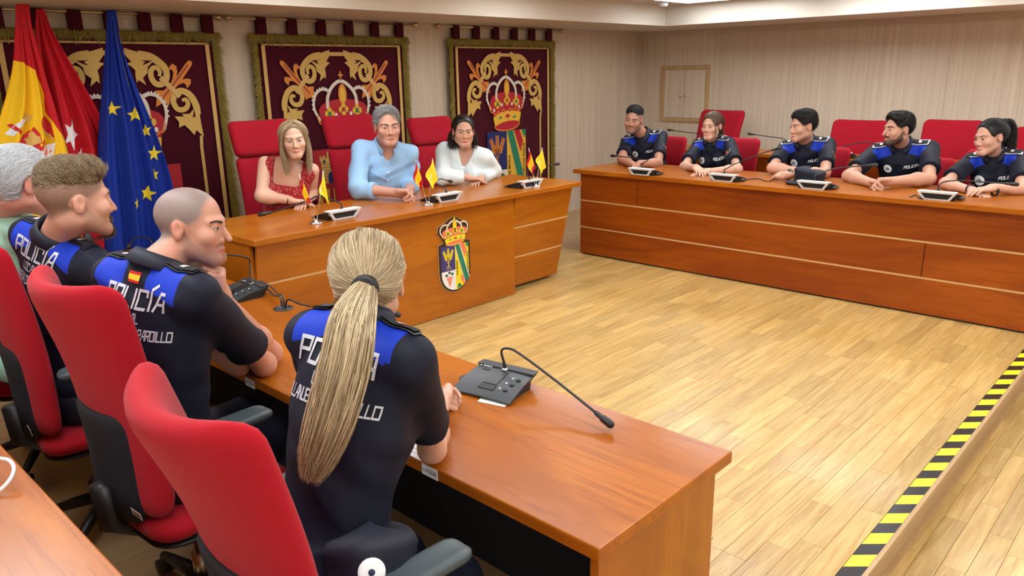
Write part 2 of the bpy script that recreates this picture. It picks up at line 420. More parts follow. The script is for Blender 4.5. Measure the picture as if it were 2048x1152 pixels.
# --- head desk
HX0, HX1, HY0, HY1 = 1.90, 4.62, 3.63, 4.36
t = empty('head_desk', ((HX0+HX1)/2, (HY0+HY1)/2, 0)); tag(t, 'long cherry wood head desk with a painted coat of arms on its front', 'desk')
T0 = t.location.copy()
t.location = (0,0,0)
XC0, XC1 = 2.61, 3.93
bm = bmesh.new(); bm_box(bm, (HX0, HY0, TD-SL), (HX1, HY1, TD), .004); bm_obj('desktop', bm, 'cherry_x', t)
YP = 3.695
box('centre_panel', (XC0, YP, .004), (XC1, YP+.03, TD-SL-.002), 'cherry_x', t, .002)
YB = 3.80
boards_run(t, ((XC1+.002, YP+.004, TD-SL-.003), (HX1-.05, YP+.004, TD-SL-.003)), ((XC1+.002, YB, .03), (HX1-.12, YB, .03)), 3, 'front_board', 'cherry_x')
boards_run(t, ((HX0+.04, YP+.004, TD-SL-.003), (XC0-.002, YP+.004, TD-SL-.003)), ((HX0+.04, YB, .03), (XC0-.002, YB, .03)), 3, 'front_board', 'cherry_x')
box('side_panel', (HX0+.02, YP+.03, 0.0), (HX0+.045, HY1-.02, TD-SL), 'cherry_z', t, .002)
bm = bmesh.new(); bm_box(bm, (-.012, 0, .0), (.012, HY1-.02-YB-.03, TD-SL), .002)
for v in bm.verts: v.co.x += -.10*(1-v.co.z/(TD-SL))
bmesh.ops.transform(bm, matrix=Matrix.Translation((HX1-.075, YB+.03, 0)), verts=bm.verts)
bm_obj('side_panel', bm, 'cherry_z', t)
HEAD_DESK = t
# --- right desk
RX0, RX1, RY0, RY1 = 5.18, 5.90, .70, 4.17
t = empty('council_desk', (0,0,0)); tag(t, 'long cherry wood bench desk facing the open floor, with five officers behind it', 'desk')
box('desktop', (RX0, RY0, TD-SL), (RX1, RY1, TD), 'cherry', t, .004)
XP = 5.265
jy = lambda px, py: 1-(atX(px, py, XP)[1]-RY0)/(RY1-RY0)
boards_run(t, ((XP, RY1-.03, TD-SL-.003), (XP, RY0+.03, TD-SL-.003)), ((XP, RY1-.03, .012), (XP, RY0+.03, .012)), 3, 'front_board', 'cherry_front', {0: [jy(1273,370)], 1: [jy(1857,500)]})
box('side_panel', (XP+.02, RY1-.055, 0), (RX1-.03, RY1-.03, TD-SL), 'cherry_z', t, .002)
box('side_panel', (XP+.02, RY0+.03, 0), (RX1-.03, RY0+.055, TD-SL), 'cherry_z', t, .002)
box('plinth', (XP+.003, RY0+.05, 0), (XP+.02, RY1-.05, .012), 'black', t)
# --- second row desk on the right
R2X0, R2X1 = 7.02, 7.5
t = empty('rear_council_desk', (0,0,0)); tag(t, 'second row cherry wood desk behind the seated officers', 'desk')
box('desktop', (R2X0, .7, .765-SL), (R2X1, 4.45, .765), 'cherry', t, .004)
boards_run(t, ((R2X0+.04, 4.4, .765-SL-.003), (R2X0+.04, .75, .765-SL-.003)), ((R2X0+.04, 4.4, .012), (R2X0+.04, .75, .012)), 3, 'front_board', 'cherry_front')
box('side_panel', (R2X0+.06, 4.37, 0), (R2X1-.03, 4.395, .765-SL), 'cherry_z', t, .002)
# --- near desk on the lower floor
NX0, NX1, NY0, NY1 = 1.187, 1.792, .878, 4.92
t = empty('near_desk', (0,0,0)); tag(t, 'near cherry wood desk with glossy top, three officers sit behind it', 'desk')
box('desktop', (NX0, NY0, TL-SL), (NX1, NY1, TL), 'cherry', t, .004)
boards_run(t, ((NX1-.045, NY0+.03, TL-SL-.003), (NX1-.045, NY1-.03, TL-SL-.003)), ((NX1-.045, NY0+.03, ZLOW+.01), (NX1-.045, NY1-.03, ZLOW+.01)), 3, 'front_board', 'cherry')
box('side_panel', (NX0+.02, NY0+.015, ZLOW), (NX1-.066, NY0+.04, TL-SL), 'cherry_z', t, .002)
box('side_panel', (NX0+.02, NY1-.04, ZLOW), (NX1-.066, NY1-.015, TL-SL), 'cherry_z', t, .002)
box('modesty_panel', (NX1-.085, NY0+.04, ZLOW+.02), (NX1-.068, NY1-.04, TL-SL), 'black_cloth', t)
# --- second row desk behind the near sitters
t = empty('rear_left_desk', (0,0,0)); tag(t, 'worn cherry desk edge in the near left corner with a cable loop on it', 'desk')
box('desktop', (-.15, .85, TL-SL), (.447, 5.2, TL), 'cherry_gloss', t, .004)
boards_run(t, ((.41, .88, TL-SL-.003), (.41, 5.17, TL-SL-.003)), ((.41, .88, ZLOW+.01), (.41, 5.17, ZLOW+.01)), 3, 'front_board', 'cherry')
box('side_panel', (-.12, .865, ZLOW), (.388, .89, TL-SL), 'cherry_z', t, .002)
# ================================================================== chairs
def slab(name, w, h, thick, mat, parent, bow=0.0, prof=None, taper=0.0, M=None, nu=18, nv=22, rc=.10, wing=0.0, frac=(0,1), pad=1.0, squash=5):
    """padded panel: width along y, height along z, front toward +x. prof(v) gives x offset of the centre line,
       bow curves the sides forward, rounded corners rc"""
    V=[];F=[]
    us=np.sin(np.linspace(-1,1,nu+1)*PI/2); vs_=frac[0]+(frac[1]-frac[0])*(np.sin(np.linspace(-1,1,nv+1)*PI/2)*.5+.5)
    def edge(u,v):
        # half width at height v with rounded corners
        hw=w/2*(1-taper*v); c=rc; y=min(v-frac[0],frac[1]-v)*h
        if y<c: hw-=c-math.sqrt(max(0,c*c-(c-y)**2))
        return max(hw,.004)
    for side in (1,-1):
        for v in vs_:
            hw=edge(0,v)
            for u in us:
                y=u*hw; vv=(v-frac[0])/(frac[1]-frac[0])
                e=(1-abs(u)**squash)**.5*(1-abs(2*vv-1)**(squash+5))**.5
                x=(prof(v) if prof else 0)+bow*(abs(y)/(w/2))**2+wing*v**2*(abs(y)/(w/2))**2
                V.append((x+side*thick/2*max(e,.0)*pad, y, v*h))
    nn=(nu+1)*(nv+1)
    for s in (0,1):
        for j in range(nv):
            for i in range(nu):
                a=s*nn+j*(nu+1)+i; q=(a,a+1,a+nu+2,a+nu+1); F.append(q if s==0 else q[::-1])
    V=np.array(V)
    if M is not None: V=np.array([M@Vector(v) for v in V])
    o=mesh_np(name,V,F,mat,parent,True)
    bm=bmesh.new(); bm.from_mesh(o.data); bmesh.ops.remove_doubles(bm,verts=bm.verts,dist=.0004); bmesh.ops.recalc_face_normals(bm,faces=bm.faces); bm.to_mesh(o.data); bm.free()
    return o
def base_star(t, seat_z, floor, col_mat='dull_metal'):
    tube('gas_column',[(0,0,floor+.10),(0,0,floor+.22),(0,0,floor+.221),(0,0,seat_z-.07)],[.026,.026,.015,.015],col_mat,t,14)
    for k in range(5):
        a=2*PI*k/5+.3; d=np.array([math.cos(a),math.sin(a),0])
        lg=tube('base_leg',[np.array([0,0,floor+.115]),d*.12+[0,0,floor+.105],d*.29+[0,0,floor+.075]],[.028,.024,.016],'black_plastic',t,8)
        n=np.array([-d[1],d[0],0])
        tube('caster',[d*.295+n*-.022+[0,0,floor+.03],d*.295+n*.022+[0,0,floor+.03]],[.03,.03],'black_plastic',lg,14)
def office_chair(name, label, loc, rz, floor=0.0, seat=.46, back_h=.62, w=.47, lean=12, fabric='red_fabric', group=None, head=False, arms=True, cover=True, tagm=False, wing=.05, armz=.20):
    t=empty(name,(loc[0],loc[1],floor),R_(rz)); tag(t,label,'chair',group); fl=0.0
    base_star(t,seat,fl)
    box('mechanism',(-.12,-.09,seat-.085),(.12,.09,seat-.055),'black_plastic',t,.01)
    slab('seat',.50,.48,.09,fabric,t,M=Matrix.Translation((.26,0,seat))@Matrix.Rotation(R_(-90),4,'Y')@Matrix.Scale(1,4),rc=.09,squash=6)
    slab('seat_shell',.47,.46,.03,'black_plastic',t,M=Matrix.Translation((.25,0,seat-.045))@Matrix.Rotation(R_(-90),4,'Y'),rc=.09,squash=8)
    Mb=Matrix.Translation((-.20,0,seat+.04))@Matrix.Rotation(R_(-lean),4,'Y')
    pf=lambda v: .035*math.sin(v*PI*1.05)-.05*v*v*0
    if head:
        bk=slab('backrest',w,back_h,.085,fabric,t,bow=.03,prof=pf,M=Mb,frac=(0,.70),rc=.04,squash=8)
        slab('headrest',w,back_h,.095,fabric,t,bow=.03,prof=lambda v:pf(v)+.012,M=Mb,frac=(.695,1.0),rc=.045,squash=8,nv=14)
    else:
        bk=slab('backrest',w,back_h,.075,fabric,t,bow=.035,prof=pf,M=Mb,wing=wing,rc=.055,squash=10,taper=-.08)
    if cover:
        slab('back_cover',w*.70,back_h,.03,'black_cloth',t,bow=.03,prof=lambda v:pf(v)-.040,M=Mb,frac=(-.02,.46),rc=.05,squash=10,nv=14)
        tube('back_bracket',[Mb@Vector((-.05,0,.10)),Mb@Vector((-.06,0,-.03)),Vector((-.16,0,seat-.06)),Vector((0,0,seat-.07))],[.035,.04,.04,.03],'black_plastic',t,8)
    if arms:
        for s in (-1,1):
            yy=s*(.265)
            po=tube('arm_post',[(.02,s*.20,seat-.05),(.02,yy,seat-.04),(.02,yy+s*.005,seat+.05),(.02,yy,seat+armz-.03)],[.018,.022,.026,.024],'black_plastic',t,8)
            pd=slab('armrest',.085,.30,.034,'grey_rubber',t,M=Matrix.Translation((.16,yy,seat+armz-.01))@Matrix.Rotation(R_(-90),4,'Y'),rc=.035,squash=6,bow=.006)
    if tagm:
        Mt=Mb@Matrix.Translation((-.034,-.16,.045))@Matrix.Rotation(R_(-90),4,'Y')@Matrix.Rotation(R_(90),4,'Z')
        sk=box('inventory_sticker',(-.03,-.012,0),(.03,.012,.001),'white',t,0,Mt)
        for k in range(9): 
            x=-.022+k*.005; box('barcode',(x,-.008,.001),(x+random.choice([.001,.002,.003]),.008,.0014),'black',sk,0,Mt)
    return t
# head desk: three high chairs with head pads
for (px,py,lb) in ((467,245,'high-backed red chair behind the woman in red'),(655,234,'high-backed red chair behind the man in blue'),(825,238,'high-backed red chair behind the woman in white')):
    q=atY(px,py,4.84); x=q[0]+.225
    office_chair('high_back_chair',lb,(x,4.62),-90,0,.44,q[2]-.475+.005,.46,10,'red_fabric_far','high red chairs at the head desk',head=True,cover=False)
# right desk: chairs of the officers (visible between them)
for (px,py,lb) in ((1348,271,'red chair back beside the leaning officer, first from the wall corner'),(1491,274,'red chair back beside the fair-haired policewoman'),(1668,292,'red chair back beside the young officer with the watch'),(1873,313,'red chair back beside the bearded officer'),(2040,300,'red chair back behind the policewoman at the right edge')):
    q=atX(px,py,6.62); 
    office_chair('office_chair',lb,(6.42,q[1]+.10),180,0,.42,max(.40,q[2]-.47),.46,8,'red_fabric_far','red chairs of the officers at the far right desk',arms=False,cover=False,wing=.02)
# second row behind them
for (x0,x1,py,lb) in ((1384,1472,221,'tall tilted empty red chair behind the fair-haired policewoman'),(1660,1768,241,'empty red chair in the second row left of the bearded officer'),(1843,1958,241,'wide empty red chair in the second row right of the bearded officer'),(2026,2110,256,'empty red chair at the far right end of the second row')):
    a,b=atX(x0,py,7.72),atX(x1,py,7.72)
    office_chair('office_chair',lb,(7.60,(a[1]+b[1])/2),180 if x0>1400 else 172,0,.45,a[2]-.49+.01,abs(a[1]-b[1]),10,'red_fabric_far','empty red chairs in the second row',arms=False,cover=False,wing=.0)
# near side
for (x,y,rz,lean,bh,w_,lb) in ((.85,1.375,-2,14,.70,.45,'red office chair nearest the camera, holding the blonde policewoman'),(.908,2.345,4,9,.74,.44,'red office chair with black lower back, holding the cropped-haired officer'),(.90,3.17,-6,9,.74,.46,'red office chair at the left edge holding the officer with the goatee'),(.90,3.98,4,9,.74,.46,'red office chair of the white-haired man')):
    office_chair('office_chair',lb,(x,y),rz,ZLOW,.46,bh,w_,lean,'red_fabric','red office chairs along the near desk',tagm=True,wing=.05,armz=.30)
# ================================================================== implicit surfaces for bodies, clothes and hair
f32 = np.float32
def nrm(v): v = np.asarray(v, float); return v/(np.linalg.norm(v)+1e-12)
def s_sph(p, c, r): return np.sqrt(((p-np.asarray(c, f32))**2).sum(1)) - f32(r)
def s_ell(p, c, r):
    r = np.asarray(r, f32); q = p-np.asarray(c, f32)
    k0 = np.sqrt(((q/r)**2).sum(1)); k1 = np.sqrt(((q/(r*r))**2).sum(1)) + f32(1e-6)
    return k0*(k0-1)/k1
def s_cap(p, a, b, ra, rb):
    a = np.asarray(a, f32); b = np.asarray(b, f32); ab = b-a; q = p-a
    t = np.clip((q@ab)/f32(ab@ab+1e-9), 0, 1)
    return np.sqrt(((q-t[:,None]*ab)**2).sum(1)) - (f32(ra)+t*f32(rb-ra))
def s_box(p, h, r):
    q = np.abs(p)-np.asarray(h, f32)+f32(r)
    return np.sqrt((np.maximum(q,0)**2).sum(1)) + np.minimum(q.max(1), 0) - f32(r)
def smin(a, b, k):
    h = np.maximum(k-np.abs(a-b), 0)/k; return np.minimum(a, b) - h*h*f32(k*.25)
def smax(a, b, k): return -smin(-a, -b, k)
def sdf_mesh(f, lo, hi, h, B=8):
    lo = np.asarray(lo, float); hi = np.asarray(hi, float)
    nb = np.maximum(1, np.ceil((hi-lo)/(h*B)).astype(int)); n = nb*B
    ix = np.stack(np.meshgrid(*[np.arange(k) for k in nb], indexing='ij'), -1).reshape(-1,3)
    cen = (lo + (ix+.5)*B*h).astype(f32); fc = f(cen)
    act = np.abs(fc) < B*h*.87*1.35+h
    V = np.repeat(np.repeat(np.repeat(np.where(fc.reshape(nb) < 0, f32(-1), f32(1)), B, 0), B, 1), B, 2)
    V = np.pad(V, ((0,1),)*3, mode='edge')
    off = np.stack(np.meshgrid(*[np.arange(B+1)]*3, indexing='ij'), -1).reshape(-1,3)
    ai = ix[act]*B
    CH = 400
    for s in range(0, len(ai), CH):
        g = (ai[s:s+CH,None,:] + off[None]).reshape(-1,3)
        V[g[:,0], g[:,1], g[:,2]] = f((lo+g*h).astype(f32))
    S = V < 0
    m = S[:-1,:-1,:-1]; cnt = np.zeros(m.shape, np.int8)
    corners = [(i,j,k) for i in (0,1) for j in (0,1) for k in (0,1)]
    for (i,j,k) in corners: cnt += S[i:n[0]+i, j:n[1]+j, k:n[2]+k]
    C = np.argwhere((cnt > 0) & (cnt < 8))
    cv = np.stack([V[C[:,0]+i, C[:,1]+j, C[:,2]+k] for (i,j,k) in corners], 1)
    acc = np.zeros((len(C),3), f32); num = np.zeros(len(C), f32)
    ca = np.array(corners, f32)
    for a in range(8):
        for b in range(a+1, 8):
            if np.abs(ca[a]-ca[b]).sum() != 1: continue
            va, vb = cv[:,a], cv[:,b]; cr = (va < 0) != (vb < 0)
            t = np.where(cr, va/(va-vb+f32(1e-12)), 0)
            acc += np.where(cr[:,None], ca[a]+t[:,None]*(ca[b]-ca[a]), 0); num += cr
    P = lo + (C + acc/np.maximum(num,1)[:,None])*h
    idx = np.full(n, -1, np.int32); idx[C[:,0],C[:,1],C[:,2]] = np.arange(len(C))
    Q = []
    for ax in range(3):
        sl0 = [slice(None)]*3; sl1 = [slice(None)]*3
        sl0[ax] = slice(0,-1); sl1[ax] = slice(1,None)
        d = S[tuple(sl0)] != S[tuple(sl1)]
        E = np.argwhere(d)
        b, c = (ax+1)%3, (ax+2)%3
        ok = (E[:,b] > 0) & (E[:,c] > 0) & (E[:,b] < n[b]) & (E[:,c] < n[c]); E = E[ok]
        q = []
        for (db, dc) in ((-1,-1),(0,-1),(0,0),(-1,0)):
            g = E.copy(); g[:,b] += db; g[:,c] += dc; q.append(idx[g[:,0],g[:,1],g[:,2]])
        q = np.stack(q, 1); ins = S[E[:,0],E[:,1],E[:,2]]
        q[~ins] = q[~ins][:,::-1]; Q.append(q)
    Q = np.concatenate(Q); Q = Q[(Q >= 0).all(1)]
    return P.astype(f32), Q
def sgrad(f, p, e=.002):
    g = np.stack([f((p+np.eye(3)[i]*e).astype(f32))-f((p-np.eye(3)[i]*e).astype(f32)) for i in range(3)], 1)
    return g/(np.linalg.norm(g, axis=1)[:,None]+1e-9)
def strand_mesh(name, L, rad, cols, mat, parent, tip=.25, sides=3):
    """L (n,m,3) polylines, rad scalar or (n,), cols (n,3)"""
    n, m, _ = L.shape
    T = np.gradient(L, axis=1); T /= np.linalg.norm(T, axis=2)[...,None]+1e-9
    mT = T.mean(1, keepdims=True); ax = np.argmin(np.abs(mT), axis=2); up = np.eye(3)[ax] + np.zeros_like(T)
    u = np.cross(T, up); u /= np.linalg.norm(u, axis=2)[...,None]+1e-9; v = np.cross(T, u)
    tp = np.linspace(0, 1, m); pr = np.minimum(1, .6+tp*3)*(1-(1-tip)*tp**2)
    r = np.broadcast_to(np.asarray(rad, float), (n,))[:,None]*pr[None]
    a = np.arange(sides)*2*PI/sides
    V = L[:,:,None,:] + r[:,:,None,None]*(np.cos(a)[None,None,:,None]*u[:,:,None,:] + np.sin(a)[None,None,:,None]*v[:,:,None,:])
    V = V.reshape(-1,3)
    base = (np.arange(n)*m*sides)[:,None,None]; i = (np.arange(m-1)*sides)[None,:,None]; j = np.arange(sides)[None,None,:]; k = (j+1)%sides
    F = np.stack([base+i+j, base+i+k, base+i+sides+k, base+i+sides+j], -1).reshape(-1,4)
    C = np.repeat(cols, m*sides, axis=0)
    return mesh_np(name, V, F, mat, parent, True, cols={'Col': C})
# skin, cloth and hair read their own colour from the mesh
def attr_mat(name, rough, bump=0.0, bscale=300, spec=.5, sheen=0.0, sss=0.0, noise=0.0, nscale=40, bdist=.004):
    m, nt, b = nt_new(name)
    a = N(nt, 'ShaderNodeAttribute', attribute_name='Col'); out = a.outputs['Color']
    tc = N(nt, 'ShaderNodeTexCoord')
    if noise:
        n = N(nt, 'ShaderNodeTexNoise', i_Scale=nscale, i_Detail=4.0); nt.links.new(tc.outputs['Object'], n.inputs['Vector'])
        mr = N(nt, 'ShaderNodeMapRange'); mr.inputs['To Min'].default_value = 1-noise; mr.inputs['To Max'].default_value = 1+noise
        hs = N(nt, 'ShaderNodeHueSaturation'); nt.links.new(n.outputs['Fac'], mr.inputs[0]); nt.links.new(mr.outputs[0], hs.inputs['Value']); nt.links.new(out, hs.inputs['Color']); out = hs.outputs[0]
    nt.links.new(out, b.inputs['Base Color']); b.inputs['Roughness'].default_value = rough; b.inputs['Specular IOR Level'].default_value = spec
    if sss:
        b.inputs['Subsurface Weight'].default_value = sss; b.inputs['Subsurface Scale'].default_value = .006; b.inputs['Subsurface Radius'].default_value = (1,.35,.2)
    if sheen: b.inputs['Sheen Weight'].default_value = sheen
    if bump:
        n = N(nt, 'ShaderNodeTexNoise', i_Scale=bscale, i_Detail=3.0, i_Distortion=.5 if bdist > .005 else 0.0); nt.links.new(tc.outputs['Object'], n.inputs['Vector'])
        bp = N(nt, 'ShaderNodeBump', i_Strength=bump, i_Distance=bdist); nt.links.new(n.outputs['Fac'], bp.inputs['Height']); nt.links.new(bp.outputs['Normal'], b.inputs['Normal'])
    return m
attr_mat('skin', .48, bump=.06, bscale=260, spec=.35, noise=.05, nscale=60)
attr_mat('hair', .42, spec=.5)
attr_mat('cloth', .75, bump=.45, bscale=8, spec=.25, sheen=.05, bdist=.016)
attr_mat('print', .6, spec=.3)
# uniform: navy with crisp royal blue panels where the mask is positive
m, nt, b = nt_new('uniform')
a = N(nt, 'ShaderNodeAttribute', attribute_name='blue'); gt = N(nt, 'ShaderNodeMath', operation='GREATER_THAN'); gt.inputs[1].default_value = 0.0
nt.links.new(a.outputs['Fac'], gt.inputs[0])
mx = N(nt, 'ShaderNodeMix', data_type='RGBA'); mx.inputs[6].default_value = (.0034,.0058,.019,1); mx.inputs[7].default_value = (.005,.035,.46,1)
nt.links.new(gt.outputs[0], mx.inputs[0]); nt.links.new(mx.outputs[2], b.inputs['Base Color'])
b.inputs['Roughness'].default_value = .66; b.inputs['Specular IOR Level'].default_value = .3; b.inputs['Sheen Weight'].default_value = .01
tc = N(nt, 'ShaderNodeTexCoord'); n = N(nt, 'ShaderNodeTexNoise', i_Scale=9.0, i_Detail=2.5, i_Distortion=.6); nt.links.new(tc.outputs['Object'], n.inputs['Vector'])
bp = N(nt, 'ShaderNodeBump', i_Strength=.45, i_Distance=.014); nt.links.new(n.outputs['Fac'], bp.inputs['Height']); nt.links.new(bp.outputs['Normal'], b.inputs['Normal'])
plain('navy', (.004,.0065,.021), .65, bump=.2, bscale=40)
plain('eye_white', (.58,.55,.53), .25); plain('iris_brown', (.05,.022,.010), .15); plain('iris_blue', (.10,.16,.20), .15); plain('pupil', (.004,.004,.004), .1)
plain('silver', (.72,.73,.75), .35, .3); plain('badge_white', (.82,.84,.86), .5)
plain('flag_red', (.55,.008,.012), .7); plain('flag_yellow', (.85,.52,.01), .7); plain('reflective', (.62,.66,.72), .35, .2)
plain('royal', (.005,.035,.46), .6)
plain('strap_leather', (.012,.012,.013), .35); plain('pink_nail', (.75,.42,.36), .3)
# ------------------------------------------------------------------ the head
def rot_head(yaw, pitch=0, roll=0):
    a, p, r = R_(yaw), R_(pitch), R_(roll)
    f_ = np.array([math.cos(a)*math.cos(p), math.sin(a)*math.cos(p), math.sin(p)])
    rt = np.array([math.sin(a), -math.cos(a), 0.0]); up = np.cross(rt, f_)
    rt2 = math.cos(r)*rt + math.sin(r)*up; up2 = -math.sin(r)*rt + math.cos(r)*up
    return np.column_stack([rt2, f_, up2])
def mir(q): 
    a = q.copy(); a[:,0] = np.abs(a[:,0]); return a
def head_sdf(q, g):
    """q in head space: x right, y forward, z up from the eye line, metres"""
    a = mir(q); jw, nl, w = g.get('jaw', 1.0), g.get('nose', 1.0), g.get('wide', 1.0)
    d = s_ell(q, (0,-.016,.034), (.0755*w,.097,.081))
    d = smin(d, s_ell(q, (0,.028,-.030), (.060*w,.062,.076)), .03)
    d = smin(d, s_cap(a, (.050*jw,.000,-.058), (.016,.070,-.098), .017, .017), .030)
    d = smin(d, s_cap(a, (0,.070,-.094), (.012,.072,-.094), .019, .018), .02)
    d = smin(d, s_sph(a, (.044*w,.060,-.026), .020), .025)
    d = smin(d, s_cap(a, (.008,.083,.020), (.042,.069,.020), .011, .010), .014)
    d = smax(d, -s_sph(a, (.031,.100,.001), .0150), .014)
    d = smin(d, s_sph(a, (.031,.0735,.001), .0143), .006)
    d = smax(d, -s_ell(a, (.0312,.089,-.0010), (.0122,.016,.0037)), .002)
    d = smin(d, s_cap(q, (0,.085,.008), (0,.1055*(.6+.4*nl),-.034), .0066, .0092), .013)
    d = smin(d, s_sph(a, (.0112,.0905,-.0385), .0078), .008)
    d = smin(d, s_cap(a, (0,.0885,-.0635), (.021,.080,-.0675), .0072, .0035), .007)
    d = smin(d, s_cap(a, (0,.0865,-.0745), (.018,.0795,-.071), .0082, .004), .007)
    d = smax(d, -s_cap(a, (0,.0975,-.0690), (.022,.088,-.0695), .0022, .0012), .004)
    e = s_ell(a, (.0755*w,-.014,-.006), (.0080,.0175,.0295))
    e = smax(e, -s_ell(a, (.0855*w,-.010,.001), (.0075,.010,.018)), .005)
    d = smin(d, e, .008)
    return d
def face_colors(q, g):
    sk = np.array(g['skin']); n = len(q); c = np.tile(sk, (n,1)); a = np.abs(q[:,0])
    def mixc(mask, col, amt):
        m_ = (np.clip(mask,0,1)*amt)[:,None]; return c*(1-m_) + np.array(col)*m_
    ss = lambda x, e0, e1: np.clip((x-e0)/(e1-e0), 0, 1)**2*(3-2*np.clip((x-e0)/(e1-e0), 0, 1))
    red = sk*np.array([1.02,.78,.74])
    c = mixc(ss(.03-np.hypot(a-.042, q[:,2]+.035), 0, .03)*(q[:,1] > .03), red, .28)                       # cheeks
    c = mixc(ss(.02-np.hypot(a*.7, q[:,2]+.036), 0, .015)*(q[:,1] > .09), red, .25)                        # nose tip
    c = mixc((a > .072)*(q[:,1] < .02), red, .35)
    st = g.get('stubble', 0)
    if st:
        zb = -.060 + 1.15*np.clip(.048-q[:,1], 0, .06)
        m_ = ss(zb-q[:,2], -.004, .012)*ss(q[:,1], -.012, .008)
        m_ = np.maximum(m_, (a < .030)*ss(q[:,2], -.066, -.060)*ss(-q[:,2], .044, .050)*(q[:,1] > .07))
        m_ *= 1 - ss(.024-np.hypot(a*.9, (q[:,2]+.0695)*2.6), 0, .006)*(q[:,1] > .07)
        m_ *= (q[:,2] > -.135)
        c = mixc(m_, g.get('beard_col', (.05,.035,.025)), st)
    if g.get('scalp', 0):
        hl = g.get('hairline', .062)
        m_ = ss(q[:,2]-(-.015+.65*q[:,1]), 0, .03)*ss(hl + .0 - (q[:,1]-.02)*0 - q[:,2]*0, -1, 0)
        front = 1 - ss(1 - ((q[:,0]/.085)**2+((q[:,1]-.128+g.get('recede',0))/.088)**2+((q[:,2]+.0-g.get('recede',0)*.9)/.090)**2), -.35, .22)
        m_ = m_*front*(a < .0745+.002) * (1-ss(.032-np.hypot(q[:,1]+.012, q[:,2]+.006), 0, .004)*(a > .06))
        c = mixc(m_, g.get('scalp_col', (.08,.065,.06)), g['scalp'])
    lip = ss(.0092-np.abs(q[:,2]+.0695)*(1+a*16), 0, .002)*(a < .0255)*(q[:,1] > .068)
    c = mixc(lip, g.get('lip', sk*np.array([.86,.46,.44])), .85)
    c = mixc((np.abs(q[:,2]+.069) < .0016)*(a < .022)*(q[:,1] > .07), sk*.25, .6)
    c = mixc(ss(.0150-np.hypot(a-.031, (q[:,2]-.0005)*1.9), 0, .004)*(q[:,1] > .06), sk*np.array([.45,.34,.32]), .65)
    if g.get('lids'):                                                                                       # eye make-up / lash line
        c = mixc(ss(.0165-np.hypot(a-.031, (q[:,2]-.001)*1.5), 0, .005)*(q[:,1] > .06), g['lids'], .55)
    return c
def eyes(parent, M, g, sc, look=(0,0)):
    for s in (-1, 1):
        prof = [(0,1.0,2)]; V=[]; F=[]; mi=[]; n=16; rings=[.0,.20,.22,.52,.55,.9,1.4,2.0]
        r = .0128
        for th in rings:
            for j in range(n):
                al = 2*PI*j/n; V.append((r*math.sin(th)*math.cos(al)+s*.031, .0745+r*math.cos(th)*(1.03 if th < .53 else 1), .001+r*math.sin(th)*math.sin(al)))
        for i in range(len(rings)-1):
            for j in range(n):
                k=(j+1)%n; F.append((i*n+j,(i+1)*n+j,(i+1)*n+k,i*n+k)); mi.append(2 if i < 1 else (1 if i < 3 else 0))
        V = np.array(V); cen = np.array([s*.031,.0745,.001]); V = V-cen
        E = np.array(Euler((R_(look[1]), 0, R_(look[0]))).to_matrix()); V = V@E.T + cen
        V = (V*sc)@M[:3,:3].T + M[:3,3]
        mesh_np('eye', V, F, ['eye_white', g.get('iris','iris_brown'), 'pupil'], parent, True, mi)
def brow_lines(parent, M, g, sc, f):
    col = np.array(g.get('brow', (.02,.013,.009))); th = g.get('brow_t', 1.0)
    for s in (-1,1):
        L=[]
        for i in range(190):
            t = random.random(); x = .012+t*.036; z = .0165+.0065*math.sin(t*PI*.72)+random.uniform(-.0030,.0030)*th*(1-.5*t)
            p0 = np.array([s*x, .09, z]); dr = np.array([s*.9, 0, .5-.7*t])*.0065
            L.append([p0, p0+dr*.5, p0+dr])
        L = np.array(L); sh = L.shape; P = L.reshape(-1,3)
        for _ in range(6):
            d = f(P.astype(f32)); P[:,1] -= (d-.0010)*.9
        P = (P*sc)@M[:3,:3].T + M[:3,3]
        o = strand_mesh('eyebrow', P.reshape(sh), .0014*sc*min(1,th), np.tile(col,(sh[0],1)), 'hair', parent); o['kind'] = 'stuff'
# ------------------------------------------------------------------ hair
def sst(x, e0, e1):
    t = np.clip((x-e0)/(e1-e0), 0, 1); return t*t*(3-2*t)
def cap_mask(q, st):
    rc = st.get('recede', 0.0)
    m = s_ell(q, (0,.128-rc,.0+rc*.9+st.get('hl',0)), (.085,.088,.090))
    m = np.minimum(m, (q[:,2]-(st.get('zlow',-.02)+st.get('slope',.65)*q[:,1]))*.84)
    return np.minimum(m, s_ell(mir(q), (.080,-.008,-.012), (.030,.021,.032)))
def cap_sdf(q, st):
    """hair as a layer on the skull whose depth fades to nothing at the hairline"""
    ts, tt, tb = st.get('side', .006), st.get('top', .016), st.get('back', .010)
    d = s_ell(q, (0,-.016,.034), (.0755,.097,.081)); m = cap_mask(q, st)
    qc = q-np.array([0,-.016,.034],f32); nz = qc[:,2]/(np.sqrt((qc**2).sum(1))+f32(1e-6))
    up_ = sst(nz, st.get('n0',.15), st.get('n1',.85)); bk = sst(-q[:,1], .0, .08)
    t = ts*(1-bk)+tb*bk; t = t*(1-up_)+tt*up_
    if st.get('quiff'): t = t + st['quiff']*sst(q[:,1], .005, .065)*sst(q[:,2], .045, .085)
    k = sst(m, -.002, st.get('edge', .022))
    return d + f32(.004) - k*(t+f32(.004))
